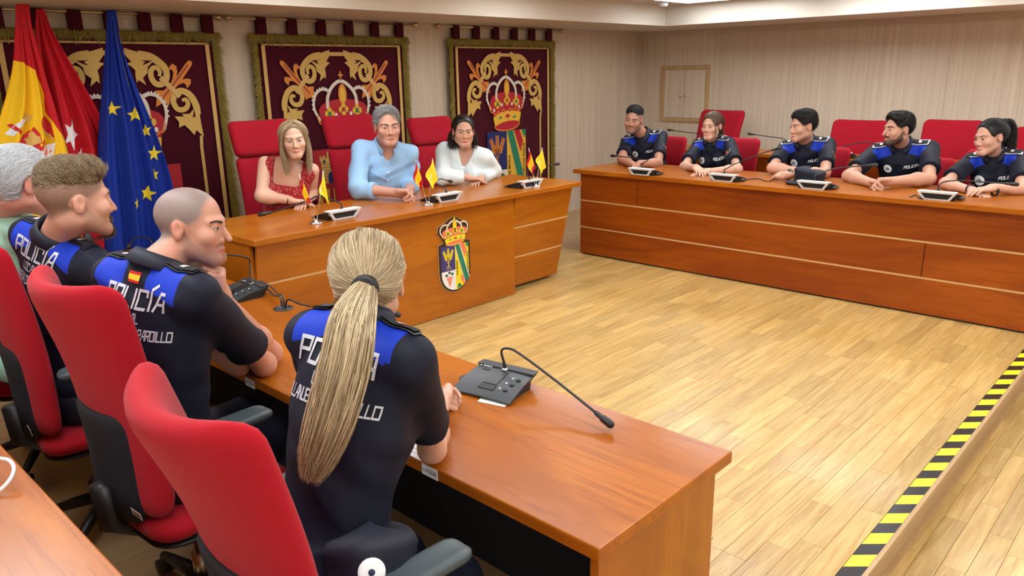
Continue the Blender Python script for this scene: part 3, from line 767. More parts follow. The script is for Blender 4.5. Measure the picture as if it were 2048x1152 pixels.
def hair_strands(name, parent, M, sc, f, roots_n, comb, length, lift, rad, c1, c2, m=7, seed=1, region=None, mess=.25, droop=0.0):
    r = np.random.default_rng(seed)
    P, Q = sdf_mesh(f, (-.12,-.16,-.16), (.12,.14,.16), .008)
    if region is not None: P = P[region(P)]
    P = P[r.integers(0, len(P), roots_n)] + r.normal(0,.003,(roots_n,3))
    n = sgrad(f, P); P = P - n*(f(P.astype(f32))+.002)[:,None]
    ln = np.broadcast_to(np.asarray(length,float),(roots_n,))*r.uniform(.7,1.2,roots_n); step = ln/(m-1)
    L=[P.copy()]; jit = r.normal(0,mess,(roots_n,3)); li = lift*r.uniform(.4,1.3,roots_n)
    for i in range(1,m):
        n = sgrad(f, P); d = comb(P)+jit; d = d - n*(d*n).sum(1)[:,None]; d /= np.linalg.norm(d,axis=1)[:,None]+1e-9
        t = i/(m-1); d = d + n*((li/ln)[:,None])*(1.0)
        P = P + d*step[:,None]; P[:,2] -= droop*t*t
        dist = f(P.astype(f32)); low = dist < .001; P = np.where(low[:,None], P - n*(dist-.001)[:,None], P)
        L.append(P.copy())
    L = np.stack(L,1); L = (L*sc)@M[:3,:3].T + M[:3,3]
    t = r.random((roots_n,1)); C = np.asarray(c1)*(1-t)+np.asarray(c2)*t
    return strand_mesh(name, L, rad*sc, C, 'hair', parent)
def bundle(name, parent, guides, n, rad, c1, c2, spread, seed=3, m=22, tip=.3, clump=0, wav=0.0, root_frac=0.0):
    """strands that follow guide curves (k,m,3): random blends with spread (per-point radii)"""
    r = np.random.default_rng(seed); G = np.stack([smooth_path(g, m) for g in guides]); k = len(G)
    idx = r.integers(0,k,n); j2 = np.clip(idx+r.integers(-1,2,n),0,k-1); w_ = r.random((n,1,1))
    L = G[idx]*(1-w_)+G[j2]*w_
    sp = np.interp(np.linspace(0,1,m), np.linspace(0,1,len(spread)), spread)
    o = r.normal(0,.5,(n,3)); o /= np.maximum(1,np.linalg.norm(o,axis=1))[:,None]
    L = L + o[:,None,:]*sp[None,:,None]
    if wav:
        ph = r.random((n,1))*6.28; tt = np.linspace(0,1,m)[None]
        L[:,:,0] += wav*tt*np.sin(tt*9+ph); L[:,:,1] += wav*tt*np.cos(tt*8+ph*1.3)
    t = r.random((n,1)); C = np.asarray(c1)*(1-t)+np.asarray(c2)*t
    # uneven lengths
    cut = r.uniform(.82,1.0,n); mm = np.linspace(0,1,m)
    L2 = np.empty_like(L)
    for i in range(3):
        xs = mm[None]*cut[:,None]*(m-1); a = np.floor(xs).astype(int); b = np.minimum(a+1,m-1); fr = xs-a
        L2[:,:,i] = np.take_along_axis(L[:,:,i],a,1)*(1-fr)+np.take_along_axis(L[:,:,i],b,1)*fr
    return strand_mesh(name, L2, rad, C, 'hair', parent, tip)
# ------------------------------------------------------------------ hands
def hand_sdf(p, side, W, d, n, curl=(25,30,20), thumb=(35,25), spread=4, sc=1.0, each=None):
    """side 'R'/'L'; W wrist, d toward the fingers, n out of the back of the hand"""
    W = np.asarray(W,float); d = nrm(d); n = np.asarray(n,float); n = nrm(n-d*(n@d)); s = np.cross(n,d) if side == 'R' else np.cross(d,n)
    A = np.column_stack([s,d,n]).astype(f32)
    q = ((p-W.astype(f32))@A)/f32(sc)
    a = s_box(q-np.array([0,.046,0],f32), (.040,.048,.0135), .0125)
    a = smin(a, s_cap(q,(.0,-.03,.0),(0,.015,0),.0255,.0275),.02)
    a = smin(a, s_cap(q,(.020,.020,-.008),(.034,.045,-.006),.014,.012),.012)
    a = smin(a, s_cap(q,(-.028,.012,-.006),(-.03,.06,-.004),.013,.012),.012)
    for i,(bx,by,ls,r0) in enumerate(((.0295,.092,(.040,.024,.020),.0088),(.0100,.096,(.044,.028,.021),.0090),(-.0095,.093,(.041,.026,.020),.0086),(-.028,.084,(.032,.020,.018),.0076))):
        cu = each[i] if each else curl
        P0 = np.array([bx,by-.012,.002]); ang = 0.0; sp = R_((1.5-i)*spread); prev = P0
        for j in range(3):
            ang += R_(cu[j]); dv = np.array([math.sin(sp)*math.cos(ang), math.cos(sp)*math.cos(ang), -math.sin(ang)])
            nx = prev + dv*ls[j]*(1.25 if j == 0 else 1); a = smin(a, s_cap(q,prev,nx,r0*(1.06-.07*j),r0*(1.0-.09*j)), .008 if j == 0 else .0025); prev = nx
    b0 = np.array([.030,.022,-.006]); t1, t2 = R_(thumb[0]), R_(thumb[1])
    d1 = nrm([math.sin(t1),math.cos(t1),-.45]); e1 = b0+d1*.046; d2 = nrm([math.sin(t1-t2),math.cos(t1-t2),-.35]); e2 = e1+d2*.030
    a = smin(a, s_cap(q,b0,e1,.0135,.0108),.010); a = smin(a, s_cap(q,e1,e2,.0108,.0088),.003)
    return a*f32(sc)
# ------------------------------------------------------------------ a whole person
STROKES = {
 'P': (.7,[[(0,0),(0,1),(.7,1),(.7,.48),(0,.48)]]), 'O': (.75,[[(.0,.46),(0,1),(.75,1),(.75,.58)],[(.75,.46),(.75,0),(0,0),(0,.38)]]), 'L': (.6,[[(0,1),(0,.0),(.6,0)]]),
 'I': (.08,[[(.04,0),(.04,1)]]), 'Í': (.08,[[(.04,0),(.04,1)],[(.08,1.16),(.34,1.36)]]), 'C': (.7,[[(.7,.72),(.7,1),(0,1),(0,.55)],[(0,.45),(0,0),(.7,0)]]),
 'A': (.75,[[(0,0),(.45,1),(.75,1),(.75,.5)],[(.75,.4),(.75,0)],[(.22,.38),(.72,.38)]]), 'V': (.7,[[(0,1),(.25,0),(.4,0),(.7,1)]]), 'N': (.7,[[(0,0),(0,1),(.6,.0),(.7,.0),(.7,1)]]),
 'U': (.7,[[(0,1),(0,0),(.7,0),(.7,1)]]), 'E': (.65,[[(.65,1),(0,1),(0,0),(.65,0)],[(.1,.5),(.6,.5)]]), 'D': (.7,[[(0,.0),(0,1),(.7,1),(.7,.58)],[(.7,.46),(.7,0),(0,0)]]),
 'R': (.7,[[(0,0),(0,1),(.7,1),(.7,.48),(.1,.48)],[(.4,.42),(.7,0)]]), ' ': (.35,[])}
def stroke_text(s, h, wd=.16, track=.28, shear=.18):
    """ribbon quads in 2-D, letters of height h, centred on x"""
    quads=[]; x=0.0
    for ch in s:
        w_, st = STROKES[ch]
        for pl in st:
            for (a,b) in zip(pl[:-1],pl[1:]):
                a=np.array(a,float); b=np.array(b,float); dv=b-a; ln=np.linalg.norm(dv); dv/=ln; nv=np.array([-dv[1],dv[0]])*wd/2
                k=max(1,int(ln/.34)); a0=a-dv*wd*.42; b0=b+dv*wd*.42
                for i in range(k):
                    p,q_=a0+(b0-a0)*i/k,a0+(b0-a0)*(i+1)/k
                    quads.append([p-nv+[x,0],q_-nv+[x,0],q_+nv+[x,0],p+nv+[x,0]])
        x+=w_+track
    Q=np.array(quads); Q[...,0]-= (x-track)/2; Q[...,0]+=shear*Q[...,1]
    return Q*h
def stick(name, parent, bvh, M, polys, mat, off=.0015, depth=.35, mi=None, thick=0.0):
    """lay flat polygons (2-D, in frame M: x,y) onto a surface by casting along -z of M"""
    V=[];F=[]; z=Vector(M.col[2][:3]); miss=False
    for poly in polys:
        ids=[]
        for (x,y) in poly:
            o=M@Vector((x,y,0)); hit=bvh.ray_cast(o+z*.12,-z,depth)
            p=hit[0]+hit[1]*off if hit[0] is not None else o
            if hit[0] is None: ids=None; break
            V.append(p[:]); ids.append(len(V)-1)
        if ids:
            dz=[Vector(V[i]).dot(z) for i in ids]
            if max(dz)-min(dz) < .022: F.append(tuple(ids))
    if not F: return None
    if mi is not None: mi=(list(mi)*3)[:len(F)]
    return mesh_np(name,np.array(V),F,mat,parent,False,mi)
def disc_polys(r, n=20, rings=3, cx=0, cy=0, ry=None):
    out=[]; ry = ry or r
    for i in range(rings):
        a,b=i/rings,(i+1)/rings
        for j in range(n):
            t0,t1=2*PI*j/n,2*PI*(j+1)/n
            q=[(cx+r*a*math.cos(t0),cy+ry*a*math.sin(t0)),(cx+r*b*math.cos(t0),cy+ry*b*math.sin(t0)),(cx+r*b*math.cos(t1),cy+ry*b*math.sin(t1)),(cx+r*a*math.cos(t1),cy+ry*a*math.sin(t1))]
            out.append(q if i else q[1:3]+[q[0]])
    return out
def rect_polys(x0,x1,y0,y1,nx=3,ny=3,sk=0.0):
    out=[]
    for i in range(nx):
        for j in range(ny):
            xa,xb=x0+(x1-x0)*i/nx,x0+(x1-x0)*(i+1)/nx; ya,yb=y0+(y1-y0)*j/ny,y0+(y1-y0)*(j+1)/ny
            out.append([(xa+sk*ya,ya),(xb+sk*ya,ya),(xb+sk*yb,yb),(xa+sk*yb,yb)])
    return out
# ================================================================== persons
def person(label, sp, group=None):
    """sp keys: hip, nb (neck base), face (torso yaw deg), sw (half shoulder width), head, hyaw, hpit, hrol, hs,
       eL,eR,wL,wR (elbows, wrists), hand=[(side,W,d,n,kwargs)...], g (face), wear, res"""
    hip = np.array(sp['hip'],float); nb = np.array(sp['nb'],float); g = sp['g']; hs = sp.get('hs',1.0); fem = sp.get('fem',False)
    up = nrm(nb-hip); fa = R_(sp['face']); fw = np.array([math.cos(fa),math.sin(fa),0.0]); fw = nrm(fw-up*(fw@up)); rt = np.cross(fw,up)
    A = np.column_stack([rt,fw,up]); Ht = np.linalg.norm(nb-hip); sw = sp.get('sw',.185)
    SR = nb - up*.045 + rt*sw + np.array(sp.get('dR',(0,0,0))); SLf = nb - up*.045 - rt*sw + np.array(sp.get('dL',(0,0,0)))
    root = empty('person', (hip[0],hip[1],sp['floor'])); tag(root,label,'person',group); root.location=(0,0,0)
    Hm = rot_head(sp['hyaw'],sp.get('hpit',0),sp.get('hrol',0)); hp = np.array(sp['head'],float)
    M4 = np.eye(4); M4[:3,:3]=Hm; M4[:3,3]=hp
    h = sp.get('res',.004)
    # --- skin: head with neck, each arm with its hand, trunk and legs under the clothes, one mesh
    f_head_l = lambda q: head_sdf(q,g); bust=sp.get('bust')
    nr = .044 if fem else .053; nr *= sp.get('neck',1.0)
    nka = hp + Hm@np.array([0,-.028,-.050])*hs; nkb = nb + up*.015 - fw*.0
    def f_head(p):
        q=((p-hp.astype(f32))@Hm.astype(f32))/f32(hs)
        d=head_sdf(q,g)*f32(hs)
        d=smin(d,s_cap(p,nka,nkb,nr*hs,nr*1.06*hs),.028)
        d=smin(d,s_cap(p,nb+rt*.02-up*.075+fw*.01,nb-rt*.02-up*.075+fw*.01,.060,.060),.04)
        if bust:
            l=((p-hip.astype(f32))@A.astype(f32)); d=smin(d,s_ell(l,(0,.004,Ht*.70),(bust[0],bust[1],Ht*.32)),.03); d=smin(d,s_cap(p,SR-rt*.03-up*.012,SLf+rt*.03-up*.012,.050,.050),.05)
        return d
    lo=np.minimum(hp-.15*hs,nb-(.24 if bust else .12)); hi=np.maximum(hp+.15*hs,nb+(.20 if bust else .10))
    P,Q=sdf_mesh(f_head,lo,hi,h)
    q=((P-hp)@Hm)/hs; C=face_colors(q,g)
    VV=[P];QQ=[Q];CC=[C]; o=len(P); sk=np.array(g['skin'])
    aw=sp.get('arm',1.0)*(.78 if fem else .92)
    for side,S_,E_,W_ in (('R',SR,np.array(sp['eR'],float),np.array(sp['wR'],float)),('L',SLf,np.array(sp['eL'],float),np.array(sp['wL'],float))):
        hd=[x for x in sp['hand'] if x[0]==side]
        mid=E_+(W_-E_)*.28
        def f_arm(p):
            d=s_cap(p,S_,E_,.050*aw,.041*aw); d=smin(d,s_cap(p,E_,mid,.040*aw,.044*aw),.03); d=smin(d,s_cap(p,mid,W_,.043*aw,.0265*aw**.5),.03)
            for x in hd:
                d=smin(d,hand_sdf(p,side,W_,x[1],x[2],sc=sp.get('hsc',.90 if fem else 1.0),**x[3]),.014)
            return d
        pts=np.array([S_,E_,W_]+[W_+nrm(x[1])*.2 for x in hd]); P,Q=sdf_mesh(f_arm,pts.min(0)-.075,pts.max(0)+.075,sp.get('hres',h))
        kn=np.tile(sk*np.array(g.get('armtone',(1,1,1))),(len(P),1))
        VV.append(P);QQ.append(Q+o);CC.append(kn);o+=len(P)
    fl=sp['floor']; kL,kR=sp.get('knees',(hip+fw*.42-rt*.10+np.array([0,0,-.02]),hip+fw*.42+rt*.10+np.array([0,0,-.02])))
    legs=[(hip-rt*.09,np.array(kL),np.array([kL[0],kL[1],fl+.09])-fw*.03),(hip+rt*.09,np.array(kR),np.array([kR[0],kR[1],fl+.09])-fw*.03)]
    legs=[(a,b,c+fw*0) for a,b,c in legs]
    def f_core(p):
        l=((p-hip.astype(f32))@A.astype(f32)); d=s_ell(l,(0,0,.03),(.15,.10,.13)); d=smin(d,s_ell(l,(0,0,Ht*.6),(.135,.085,Ht*.42)),.08)
        for a,b,c in legs: d=smin(d,s_cap(p,a,b,.075,.055),.05); d=smin(d,s_cap(p,b,c,.052,.036),.03)
        return d
    pts=np.array([hip,nb]+[x for L_ in legs for x in L_]); P,Q=sdf_mesh(f_core,pts.min(0)-.2,pts.max(0)+.2,.016)
    VV.append(P);QQ.append(Q+o);CC.append(np.tile(sk,(len(P),1)));o+=len(P)
    CC[0]=np.clip(CC[0]*(1+rng.normal(0,.035,(len(CC[0]),1))),0,1)
    body=mesh_np('body',np.concatenate(VV),np.concatenate(QQ),'skin',root,True,cols={'Col':np.concatenate(CC)})
    eyes(root,M4,g,hs,sp.get('look',(0,0))); brow_lines(root,M4,g,hs,f_head_l)
    # --- trousers and shoes
    def f_leg(p):
        l=((p-hip.astype(f32))@A.astype(f32)); d=s_ell(l,(0,0,.02),(.175 if not fem else .165,.125,.135))
        for a,b,c in legs: d=smin(d,s_cap(p,a,b,.092,.070),.05); d=smin(d,s_cap(p,b,c,.068,.055),.03)
        return d
    P,Q=sdf_mesh(f_leg,pts.min(0)-.2,pts.max(0)+.2,.012)
    tr=mesh_np('trousers',P,Q,sp.get('legs_mat','navy'),root,True)
    for a,b,c in legs:
        V,F=sdf_mesh(lambda p: smin(s_cap(p,c-np.array([0,0,.03]),c-np.array([0,0,.035])+fw*.02,.05,.05),s_cap(p,np.array([c[0],c[1],fl+.035]),np.array([c[0],c[1],fl+.032])+fw*.17,.04,.036),.03),np.array([c[0],c[1],fl])-.25,np.array([c[0],c[1],fl])+.3,.012)
        mesh_np('shoe',V,F,'black_plastic',root,True)
    # --- shirt
    wear=sp['wear']; slen=sp.get('sleeve',.72); fl_=1 if fem else 0
    cw,cd=sp.get('chest',(.165,.112) if not fem else (.145,.098)); wd=sp.get('waist',(.150,.108) if not fem else (.125,.095))
    sl=[]
    for S_,E_,W_ in ((SR,np.array(sp['eR'],float),np.array(sp['wR'],float)),(SLf,np.array(sp['eL'],float),np.array(sp['wL'],float))):
        sl.append((S_,E_,W_,nrm(E_-S_),np.linalg.norm(E_-S_)))
    srad=sp.get('srad',(.061,.062)); ph=rng.random(6)*6.28; wr=sp.get('wrinkle',.0035)
    long_=sp.get('long',False); sless=sp.get('sleeveless',False)
    def f_shirt(p):
        l=((p-hip.astype(f32))@A.astype(f32))
        d=s_ell(l,(0,.005,.04),(wd[0]+.016,wd[1]+.014,.13)); d=smin(d,s_ell(l,(0,.012,Ht*.36),(wd[0],wd[1],Ht*.36)),.09)
        d=smin(d,s_ell(l,(0,.004,Ht*.70),(cw,cd,Ht*.32)),.07)
        d=smin(d,s_cap(p,SR-rt*.03-up*.012,SLf+rt*.03-up*.012,.058,.058),.07)
        if not sless:
            d=smin(d,s_cap(p,nb+up*.0-fw*.012+rt*.03,SR+up*.012,.046,.040),.05); d=smin(d,s_cap(p,nb-fw*.012-rt*.03,SLf+up*.012,.046,.040),.05)
        if fem:
            ml=l.copy(); ml[:,0]=np.abs(ml[:,0]); d=smin(d,s_ell(ml,(.065,cd*.75,Ht*.62),(.062,.058,.065)),.05)
        for (S_,E_,W_,dv,ln) in sl:
            if sless: continue
            e=S_+dv*ln*(slen if not long_ else 1.0)
            c=s_cap(p,S_-dv*.01,E_,srad[0],srad[1])
            if long_:
                ee=E_+(W_-E_)*sp.get('cuff',.92); dd=nrm(W_-E_); pl=((p-ee.astype(f32))@dd.astype(f32))
                fo=smax(s_cap(p,E_,ee+dd*.03,srad[1]*.95,.049),pl,.004); hm=smax(s_cap(p,E_,ee+dd*.03,srad[1]*.95+.004,.053),np.maximum(pl-.001,-pl-.035),.003); fo=np.minimum(fo,hm); c=smin(c,fo,.03)
            else:
                pl=((p-e.astype(f32))@dv.astype(f32)); c=smax(c,pl,.005)
                hm=smax(s_cap(p,S_,E_,srad[0]+.0028,srad[1]+.0028),np.maximum(pl-.001,-pl-.024),.003); c=np.minimum(c,hm)
            d=smin(d,c,.035)
        if wr:
            x,y,z=l[:,0],l[:,1],l[:,2]
            d=d+f32(wr)*(np.sin(26*x+11*z+3*np.sin(15*z+ph[0])+ph[1])*np.sin(9*y+21*z+ph[2])+.7*np.sin(38*z+16*x+2.5*np.sin(12*x+ph[3])+ph[4])*np.sin(14*x+ph[5]))
            rd=lambda t: (1-np.abs(np.sin(t)))**4
            sx_=np.sign(x)
            d=d-np.clip(1.5-np.abs(x)/.11,0,1)*np.clip((Ht-.03-z)/.06,0,1)*f32(wr*1.3)*(rd(13*z+9*np.abs(x)+2*np.sin(8*x+ph[0])+ph[1])*np.clip(1.2-np.abs(z-Ht*.45)*4,0,1)+.8*rd(11*np.abs(x)-10*z+1.5*np.sin(11*z+ph[2])+ph[3]))+f32(wr*.3)
        # neck opening
        d=smax(d,-s_cap(p,nb+up*.055+fw*.006,nb+up*.25+fw*.05,sp.get('nopen',.058),.09),.012)
        if sp.get('vneck'):
            vn=sp['vneck']; a_,b_=nb+fw*.06+up*.02,nb+fw*.13-up*vn; d=smax(d,-s_cap(p,a_,b_,.060,.012),.01)
        if sp.get('square'):
            sq=sp['square']; t_=l-np.array([0,.08,Ht-sq*.5+.08],f32); d=smax(d,-s_box(t_,(.085,.12,sq*.5+.08),.02),.006)
            tb=l-np.array([0,-.1,Ht+.03],f32); d=smax(d,-s_box(tb,(.09,.12,.07),.02),.006)
        return d
    pts=np.array([hip-up*.13,nb+up*.06,SR,SLf]+[x[1] for x in sl]+([x[2] for x in sl] if long_ else []))
    P,Q=sdf_mesh(f_shirt,pts.min(0)-.2,pts.max(0)+.17,sp.get('sres',.007))
    l=(P-hip)@A
    # keep the part above the hips
    if wear=='uniform':
        zz=l[:,2]-(Ht-.045); ax=np.abs(l[:,0]); fr=l[:,1]
        armd=np.minimum.reduce([(.012-(P-x[0])@x[3]) for x in sl])
        bf=np.minimum.reduce([zz-.020+.034*np.clip((ax-.05)/.10,0,1.2),sw-.010-ax,ax-.050,(.11-fr)])
        bb=np.minimum.reduce([zz-.056+.066*np.clip((ax-.05)/.11,0,1.2),sw+.004-ax,ax-.060,armd])
        blue=np.where(fr>.05,bf,np.maximum(bf,bb))
        # slim flash on each sleeve
        shirt=mesh_np('shirt',P,Q,'uniform',root,True,cols={'blue':blue})
    else:
        shirt=mesh_np('shirt',P,Q,'cloth' if wear!='print' else 'red_print',root,True,cols={'Col':np.tile(np.array(sp['shirt_col']),(len(P),1))})
    bvh=BVHTree.FromPolygons([tuple(map(float,v)) for v in P],[tuple(map(int,x)) for x in Q])
    # --- collar
    if sp.get('collar',True):
        ax_=nrm((nka-nkb)*.6+up*.08+fw*.0); cx=nrm(rt-ax_*(rt@ax_)); cy=np.cross(ax_,cx)   # cy ~ forward
        V=[];F=[];rows=0; n=40; op=sp.get('copen',.35); r0=nr*hs+.008; cc=nb+up*.018+fw*.004
        prof=[(.000,-.014),(.003,.020),(.006,.036),(.011,.038),(.020,.022),(.030,-.006),(.027,-.008),(.015,.018),(.007,.026),(.004,-.014)]
        for i in range(n+1):
            th=op+(2*PI-2*op)*i/n; e_=min(1,min(i,n-i)/5.0)
            dv=cx*math.sin(th)+cy*math.cos(th)
            fsh=-.030*max(0,math.cos(th))**1.5
            for (dr,dz) in prof: V.append(cc+dv*(r0+dr*(1.0+.25*(1-e_))+.006*max(0,math.cos(th)))+ax_*(dz*(1-.15*(1-e_))+fsh))
        k=len(prof)
        for i in range(n):
            for j in range(k): F.append((i*k+j,i*k+(j+1)%k,(i+1)*k+(j+1)%k,(i+1)*k+j))
        F.append(tuple(range(k))); F.append(tuple(n*k+j for j in range(k-1,-1,-1)))
        V=np.array(V)
        if wear=='uniform': mesh_np('collar',V,F,'navy',shirt,True)
        else: mesh_np('collar',V,F,'cloth',shirt,True,cols={'Col':np.tile(np.array(sp['shirt_col']),(len(V),1))})
    # --- uniform marks
    if wear=='uniform':
        zc=Ht-.045
        if sp.get('back'):
            c_=hip+A@np.array([0,-.10,zc]); Mb=frame(c_,tuple(-rt*-1),tuple(up))
            # seen from behind, text runs from the wearer's left to the wearer's right
            Mb=frame(c_,tuple(rt),tuple(up))
            bz=sp.get('back_z',-.11); bxo=sp.get('back_x',0.0)
            def lay(s,hh,zoff,w_=.16,tr_=.28):
                return [[(x,y+zoff) for x,y in q_] for q_ in stroke_text(s,hh,w_,tr_)]
            stick('lettering',shirt,bvh,Mb,[[(x*.82+bxo,y) for x,y in q_] for q_ in lay('POLICÍA',.052,bz-.026,.17)],'reflective',.0022)
            stick('lettering',shirt,bvh,Mb,[[(x*.66+bxo,y) for x,y in q_] for q_ in lay('LOCAL',.026,bz-.068,.17)],'reflective',.0022)
            stick('lettering',shirt,bvh,Mb,[[(x*.52+bxo,y) for x,y in q_] for q_ in lay('VILLANUEVA DEL PARDILLO',.027,bz-.112,.18,.24)],'reflective',.0022)
            fl1=rect_polys(-.022,.022,-.011,.011,3,4); o_=bz+.058
            stick('flag_patch',shirt,bvh,Mb,[[(x+bxo,y+o_) for x,y in q_] for q_ in rect_polys(-.024,.024,-.015,.015,3,4)],['flag_red','flag_yellow'],.002,mi=[0,1,1,0]*3)
        if sp.get('front'):
            c_=hip+A@np.array([0,.12,zc]); Mf=frame(c_,tuple(-rt),tuple(up))
            bx,bz=-.080,-.080       # wearer's right chest = left in the picture
            bd=stick('badge',shirt,bvh,Mf,disc_polys(.030,20,3,bx,bz),'badge_white',.003)
            if bd: stick('emblem',bd,bvh,Mf,disc_polys(.011,14,2,bx,bz),'ink',.0045); stick('emblem',bd,bvh,Mf,rect_polys(bx-.003,bx+.003,bz-.007,bz+.007,1,2),'silver',.0058)
            stick('lettering',shirt,bvh,Mf,[[(x+.074,y+bz+.0) for x,y in q_] for q_ in stroke_text('POLICÍA',.0165,.22,.26,.3)],'badge_white',.003)
            for zz_ in (-.045,-.10,-.155): stick('button',shirt,bvh,Mf,disc_polys(.0055,10,1,0,zz_),'black',.003)
            # sleeve patch on the wearer's left sleeve
            S_,E_,W_,dv,ln=sl[1]; out=nrm(-rt*.45+fw*.9); cpt=S_+dv*ln*.42; Mp=frame(cpt+out*.03,tuple(np.cross(-dv,out)),tuple(-dv))
            sh=[(0,-.036),(.022,-.022),(.03,.006),(.033,.026),(0,.034),(-.033,.026),(-.03,.006),(-.022,-.022)]
            tri=[[(0,0),sh[i],sh[(i+1)%8]] for i in range(8)]
            pa=stick('sleeve_patch',shirt,bvh,Mp,tri,'silver',.003)
            if pa:
                stick('patch_field',pa,bvh,Mp,[[(x*.84,y*.84) for x,y in t_] for t_ in tri],'black_cloth',.0045)
                stick('patch_emblem',pa,bvh,Mp,rect_polys(-.010,.010,-.018,.014,2,2),['flag_red','flag_yellow'],.006,mi=[0,0,1,0])
        # epaulettes
        for S_,sgn in ((SR,1),(SLf,-1)):
            a_=nb+rt*sgn*.062+up*.002-fw*.002; b_=S_+rt*sgn*.012+up*.05
            c_=(a_+b_)/2+up*.06; Me=frame(c_,tuple(nrm(b_-a_)*1.0),tuple(fw*1.0 if sgn<0 else -fw)) if False else None
            en=nrm(up*.80+fw*.60) if sp.get('front') else up; c_=(a_+b_)/2+en*.06; xd=nrm((S_-nb)-en*((S_-nb)@en)); yd=np.cross(en,xd); Me=frame(c_,tuple(xd),tuple(yd))
            L_=.060; Wd=.027
            pol=[(-L_,-Wd*.8),(L_*.9,-Wd),(L_*.9,Wd),(-L_,Wd*.8),(-L_*1.15,0)]
            def grid(sx,sy):
                out=[]
                for i in range(6):
                    for j in range(2):
                        x0,x1=-L_*sx+i*(2*L_*sx)/6,-L_*sx+(i+1)*(2*L_*sx)/6; y0,y1=(-Wd+j*Wd)*sy,(-Wd+(j+1)*Wd)*sy
                        out.append([(x0,y0),(x1,y0),(x1,y1),(x0,y1)])
                return out
            ep=stick('epaulette',shirt,bvh,Me,grid(1,1),'silver' if sp.get('ep_white',True) else 'black_plastic',.006)
            if ep:
                stick('epaulette_field',ep,bvh,Me,grid(.88,.72),'black_cloth',.0085)
                stick('rank_mark',ep,bvh,Me,rect_polys(-.010,.010,-.010,.010,2,2),'silver',.0105)
    ctx=dict(root=root,M=M4,hs=hs,Hm=Hm,hp=hp,fw=fw,rt=rt,up=up,nb=nb,hip=hip,A=A,Ht=Ht,shirt=shirt,bvh=bvh,SR=SR,SL=SLf,f_head=f_head)
    return ctx
def hair_cap(c, st, c1, c2, n, comb, length, lift, rad=.0008, h=.005, **kw):
    f=lambda q: cap_sdf(q,st)
    P,Q=sdf_mesh(f,(-.12,-.16,-.16),(.12,.14,.17),h)
    V=(P*c['hs'])@c['Hm'].T+c['hp']; base=np.asarray(c1)*.75
    hr=mesh_np('hair',V,Q,'hair',c['root'],True,cols={'Col':np.tile(base,(len(V),1))})
    rg=kw.pop('region',None); ok=lambda P: (cap_mask(P,st) > .005) & (rg(P) if rg else True)
    if n: hair_strands('strands',hr,c['M'],c['hs'],f,n,comb,length,lift,rad,c1,c2,region=ok,**kw)
    return hr
def loc(c, p): return (np.asarray(p,float)*c['hs'])@c['Hm'].T+c['hp']
# ------------------------------------------------------------------ who sits where
def raydeg(p): return math.degrees(math.atan2(p[1],p[0]))
def V3(*a): return np.array(a,float)
Z=V3(0,0,1)
def clasp(c,eR,eL,top='L'):
    """both hands folded into each other round the point c"""
    dR,dL=nrm(c-eR),nrm(c-eL); dR=nrm(dR*V3(1,1,.3)); dL=nrm(dL*V3(1,1,.3)); k=1 if top=='L' else -1
    wR=c-dR*.068-Z*.008*k; wL=c-dL*.068+Z*.010*k
    return dict(wR=wR,wL=wL,hand=[('R',dR,nrm(Z*.7-dL*.7),dict(curl=(48,62,40),thumb=(15,20),spread=.5)),('L',dL,nrm(Z*.7-dR*.7),dict(curl=(44,58,35),thumb=(12,20),spread=.5))])
def stack(c,eR,eL,top='R'):
    """one hand laid flat across the other"""
    dR,dL=nrm(c-eR),nrm(c-eL); dR=nrm(dR*V3(1,1,.2)); dL=nrm(dL*V3(1,1,.2)); hi,lo=.020,-.006
    wR=c-dR*.075+Z*(hi if top=='R' else lo); wL=c-dL*.075+Z*(hi if top=='L' else lo)
    return dict(wR=wR,wL=wL,hand=[('R',nrm(dR-Z*.12),Z,dict(curl=(12,16,10),thumb=(30,10),spread=3)),('L',nrm(dL-Z*.1),Z,dict(curl=(12,16,10),thumb=(30,10),spread=3))])
def watch(c,W_,E_,w_=.018,face=True,r=.031,mat='black_plastic'):
    d=nrm(W_-E_); p=W_-d*.02; u=nrm(np.cross(d,Z)); v=np.cross(u,d); V=[];F=[];n=20
    for dr,dz in ((r,-w_/2),(r+.004,-w_/2),(r+.004,w_/2),(r,w_/2)):
        for j in range(n):
            a=2*PI*j/n; V.append(p+d*dz+(u*math.cos(a)+v*math.sin(a))*dr)
    for i in range(4):
        for j in range(n): F.append((i*n+j,i*n+(j+1)%n,((i+1)%4)*n+(j+1)%n,((i+1)%4)*n+j))
    wt=mesh_np('watch_strap' if face else 'bracelet',np.array(V),F,mat,c['root'],True)
    if face:
        nn=nrm(v*.8-_F*.6); M=frame(p+nn*(r+.004),tuple(d),tuple(np.cross(nn,d))); box('watch_face',(-.017,-.016,0),(.017,.016,.009),'black',wt,.003,M)
OFF='police officers at the far right desk'
dark1,dark2=(.006,.005,.005),(.022,.018,.016)
SKIN=srgb(214,168,146)
def upcomb(b): return lambda p: np.column_stack([p[:,0]*3*0+.0*p[:,0], np.full(len(p),b[1]), np.full(len(p),b[2])])+p*np.array([b[0],0,0])
def tie_comb(tp): return lambda p: (np.array(tp)-p)/ (np.linalg.norm(np.array(tp)-p,axis=1)[:,None]+1e-6)
def officer_far(label,hpx,hx,nbp,nbx,turn,torso,sw,hipd,eR,eL,hands,g,**kw):
    hd=atX(hpx[0],hpx[1],hx); nb=atX(nbp[0],nbp[1],nbx); hip=nb+V3(.16,hipd,0); hip[2]=.55
    sp=dict(hip=hip,nb=nb,face=torso,sw=sw,head=hd,hyaw=raydeg(hd)+180-turn,eR=eR,eL=eL,g=g,wear='uniform',front=True,floor=0.0,res=.004,sres=.0075,hres=.0036,**hands)
    sp.update(kw); return person(label,sp,OFF)
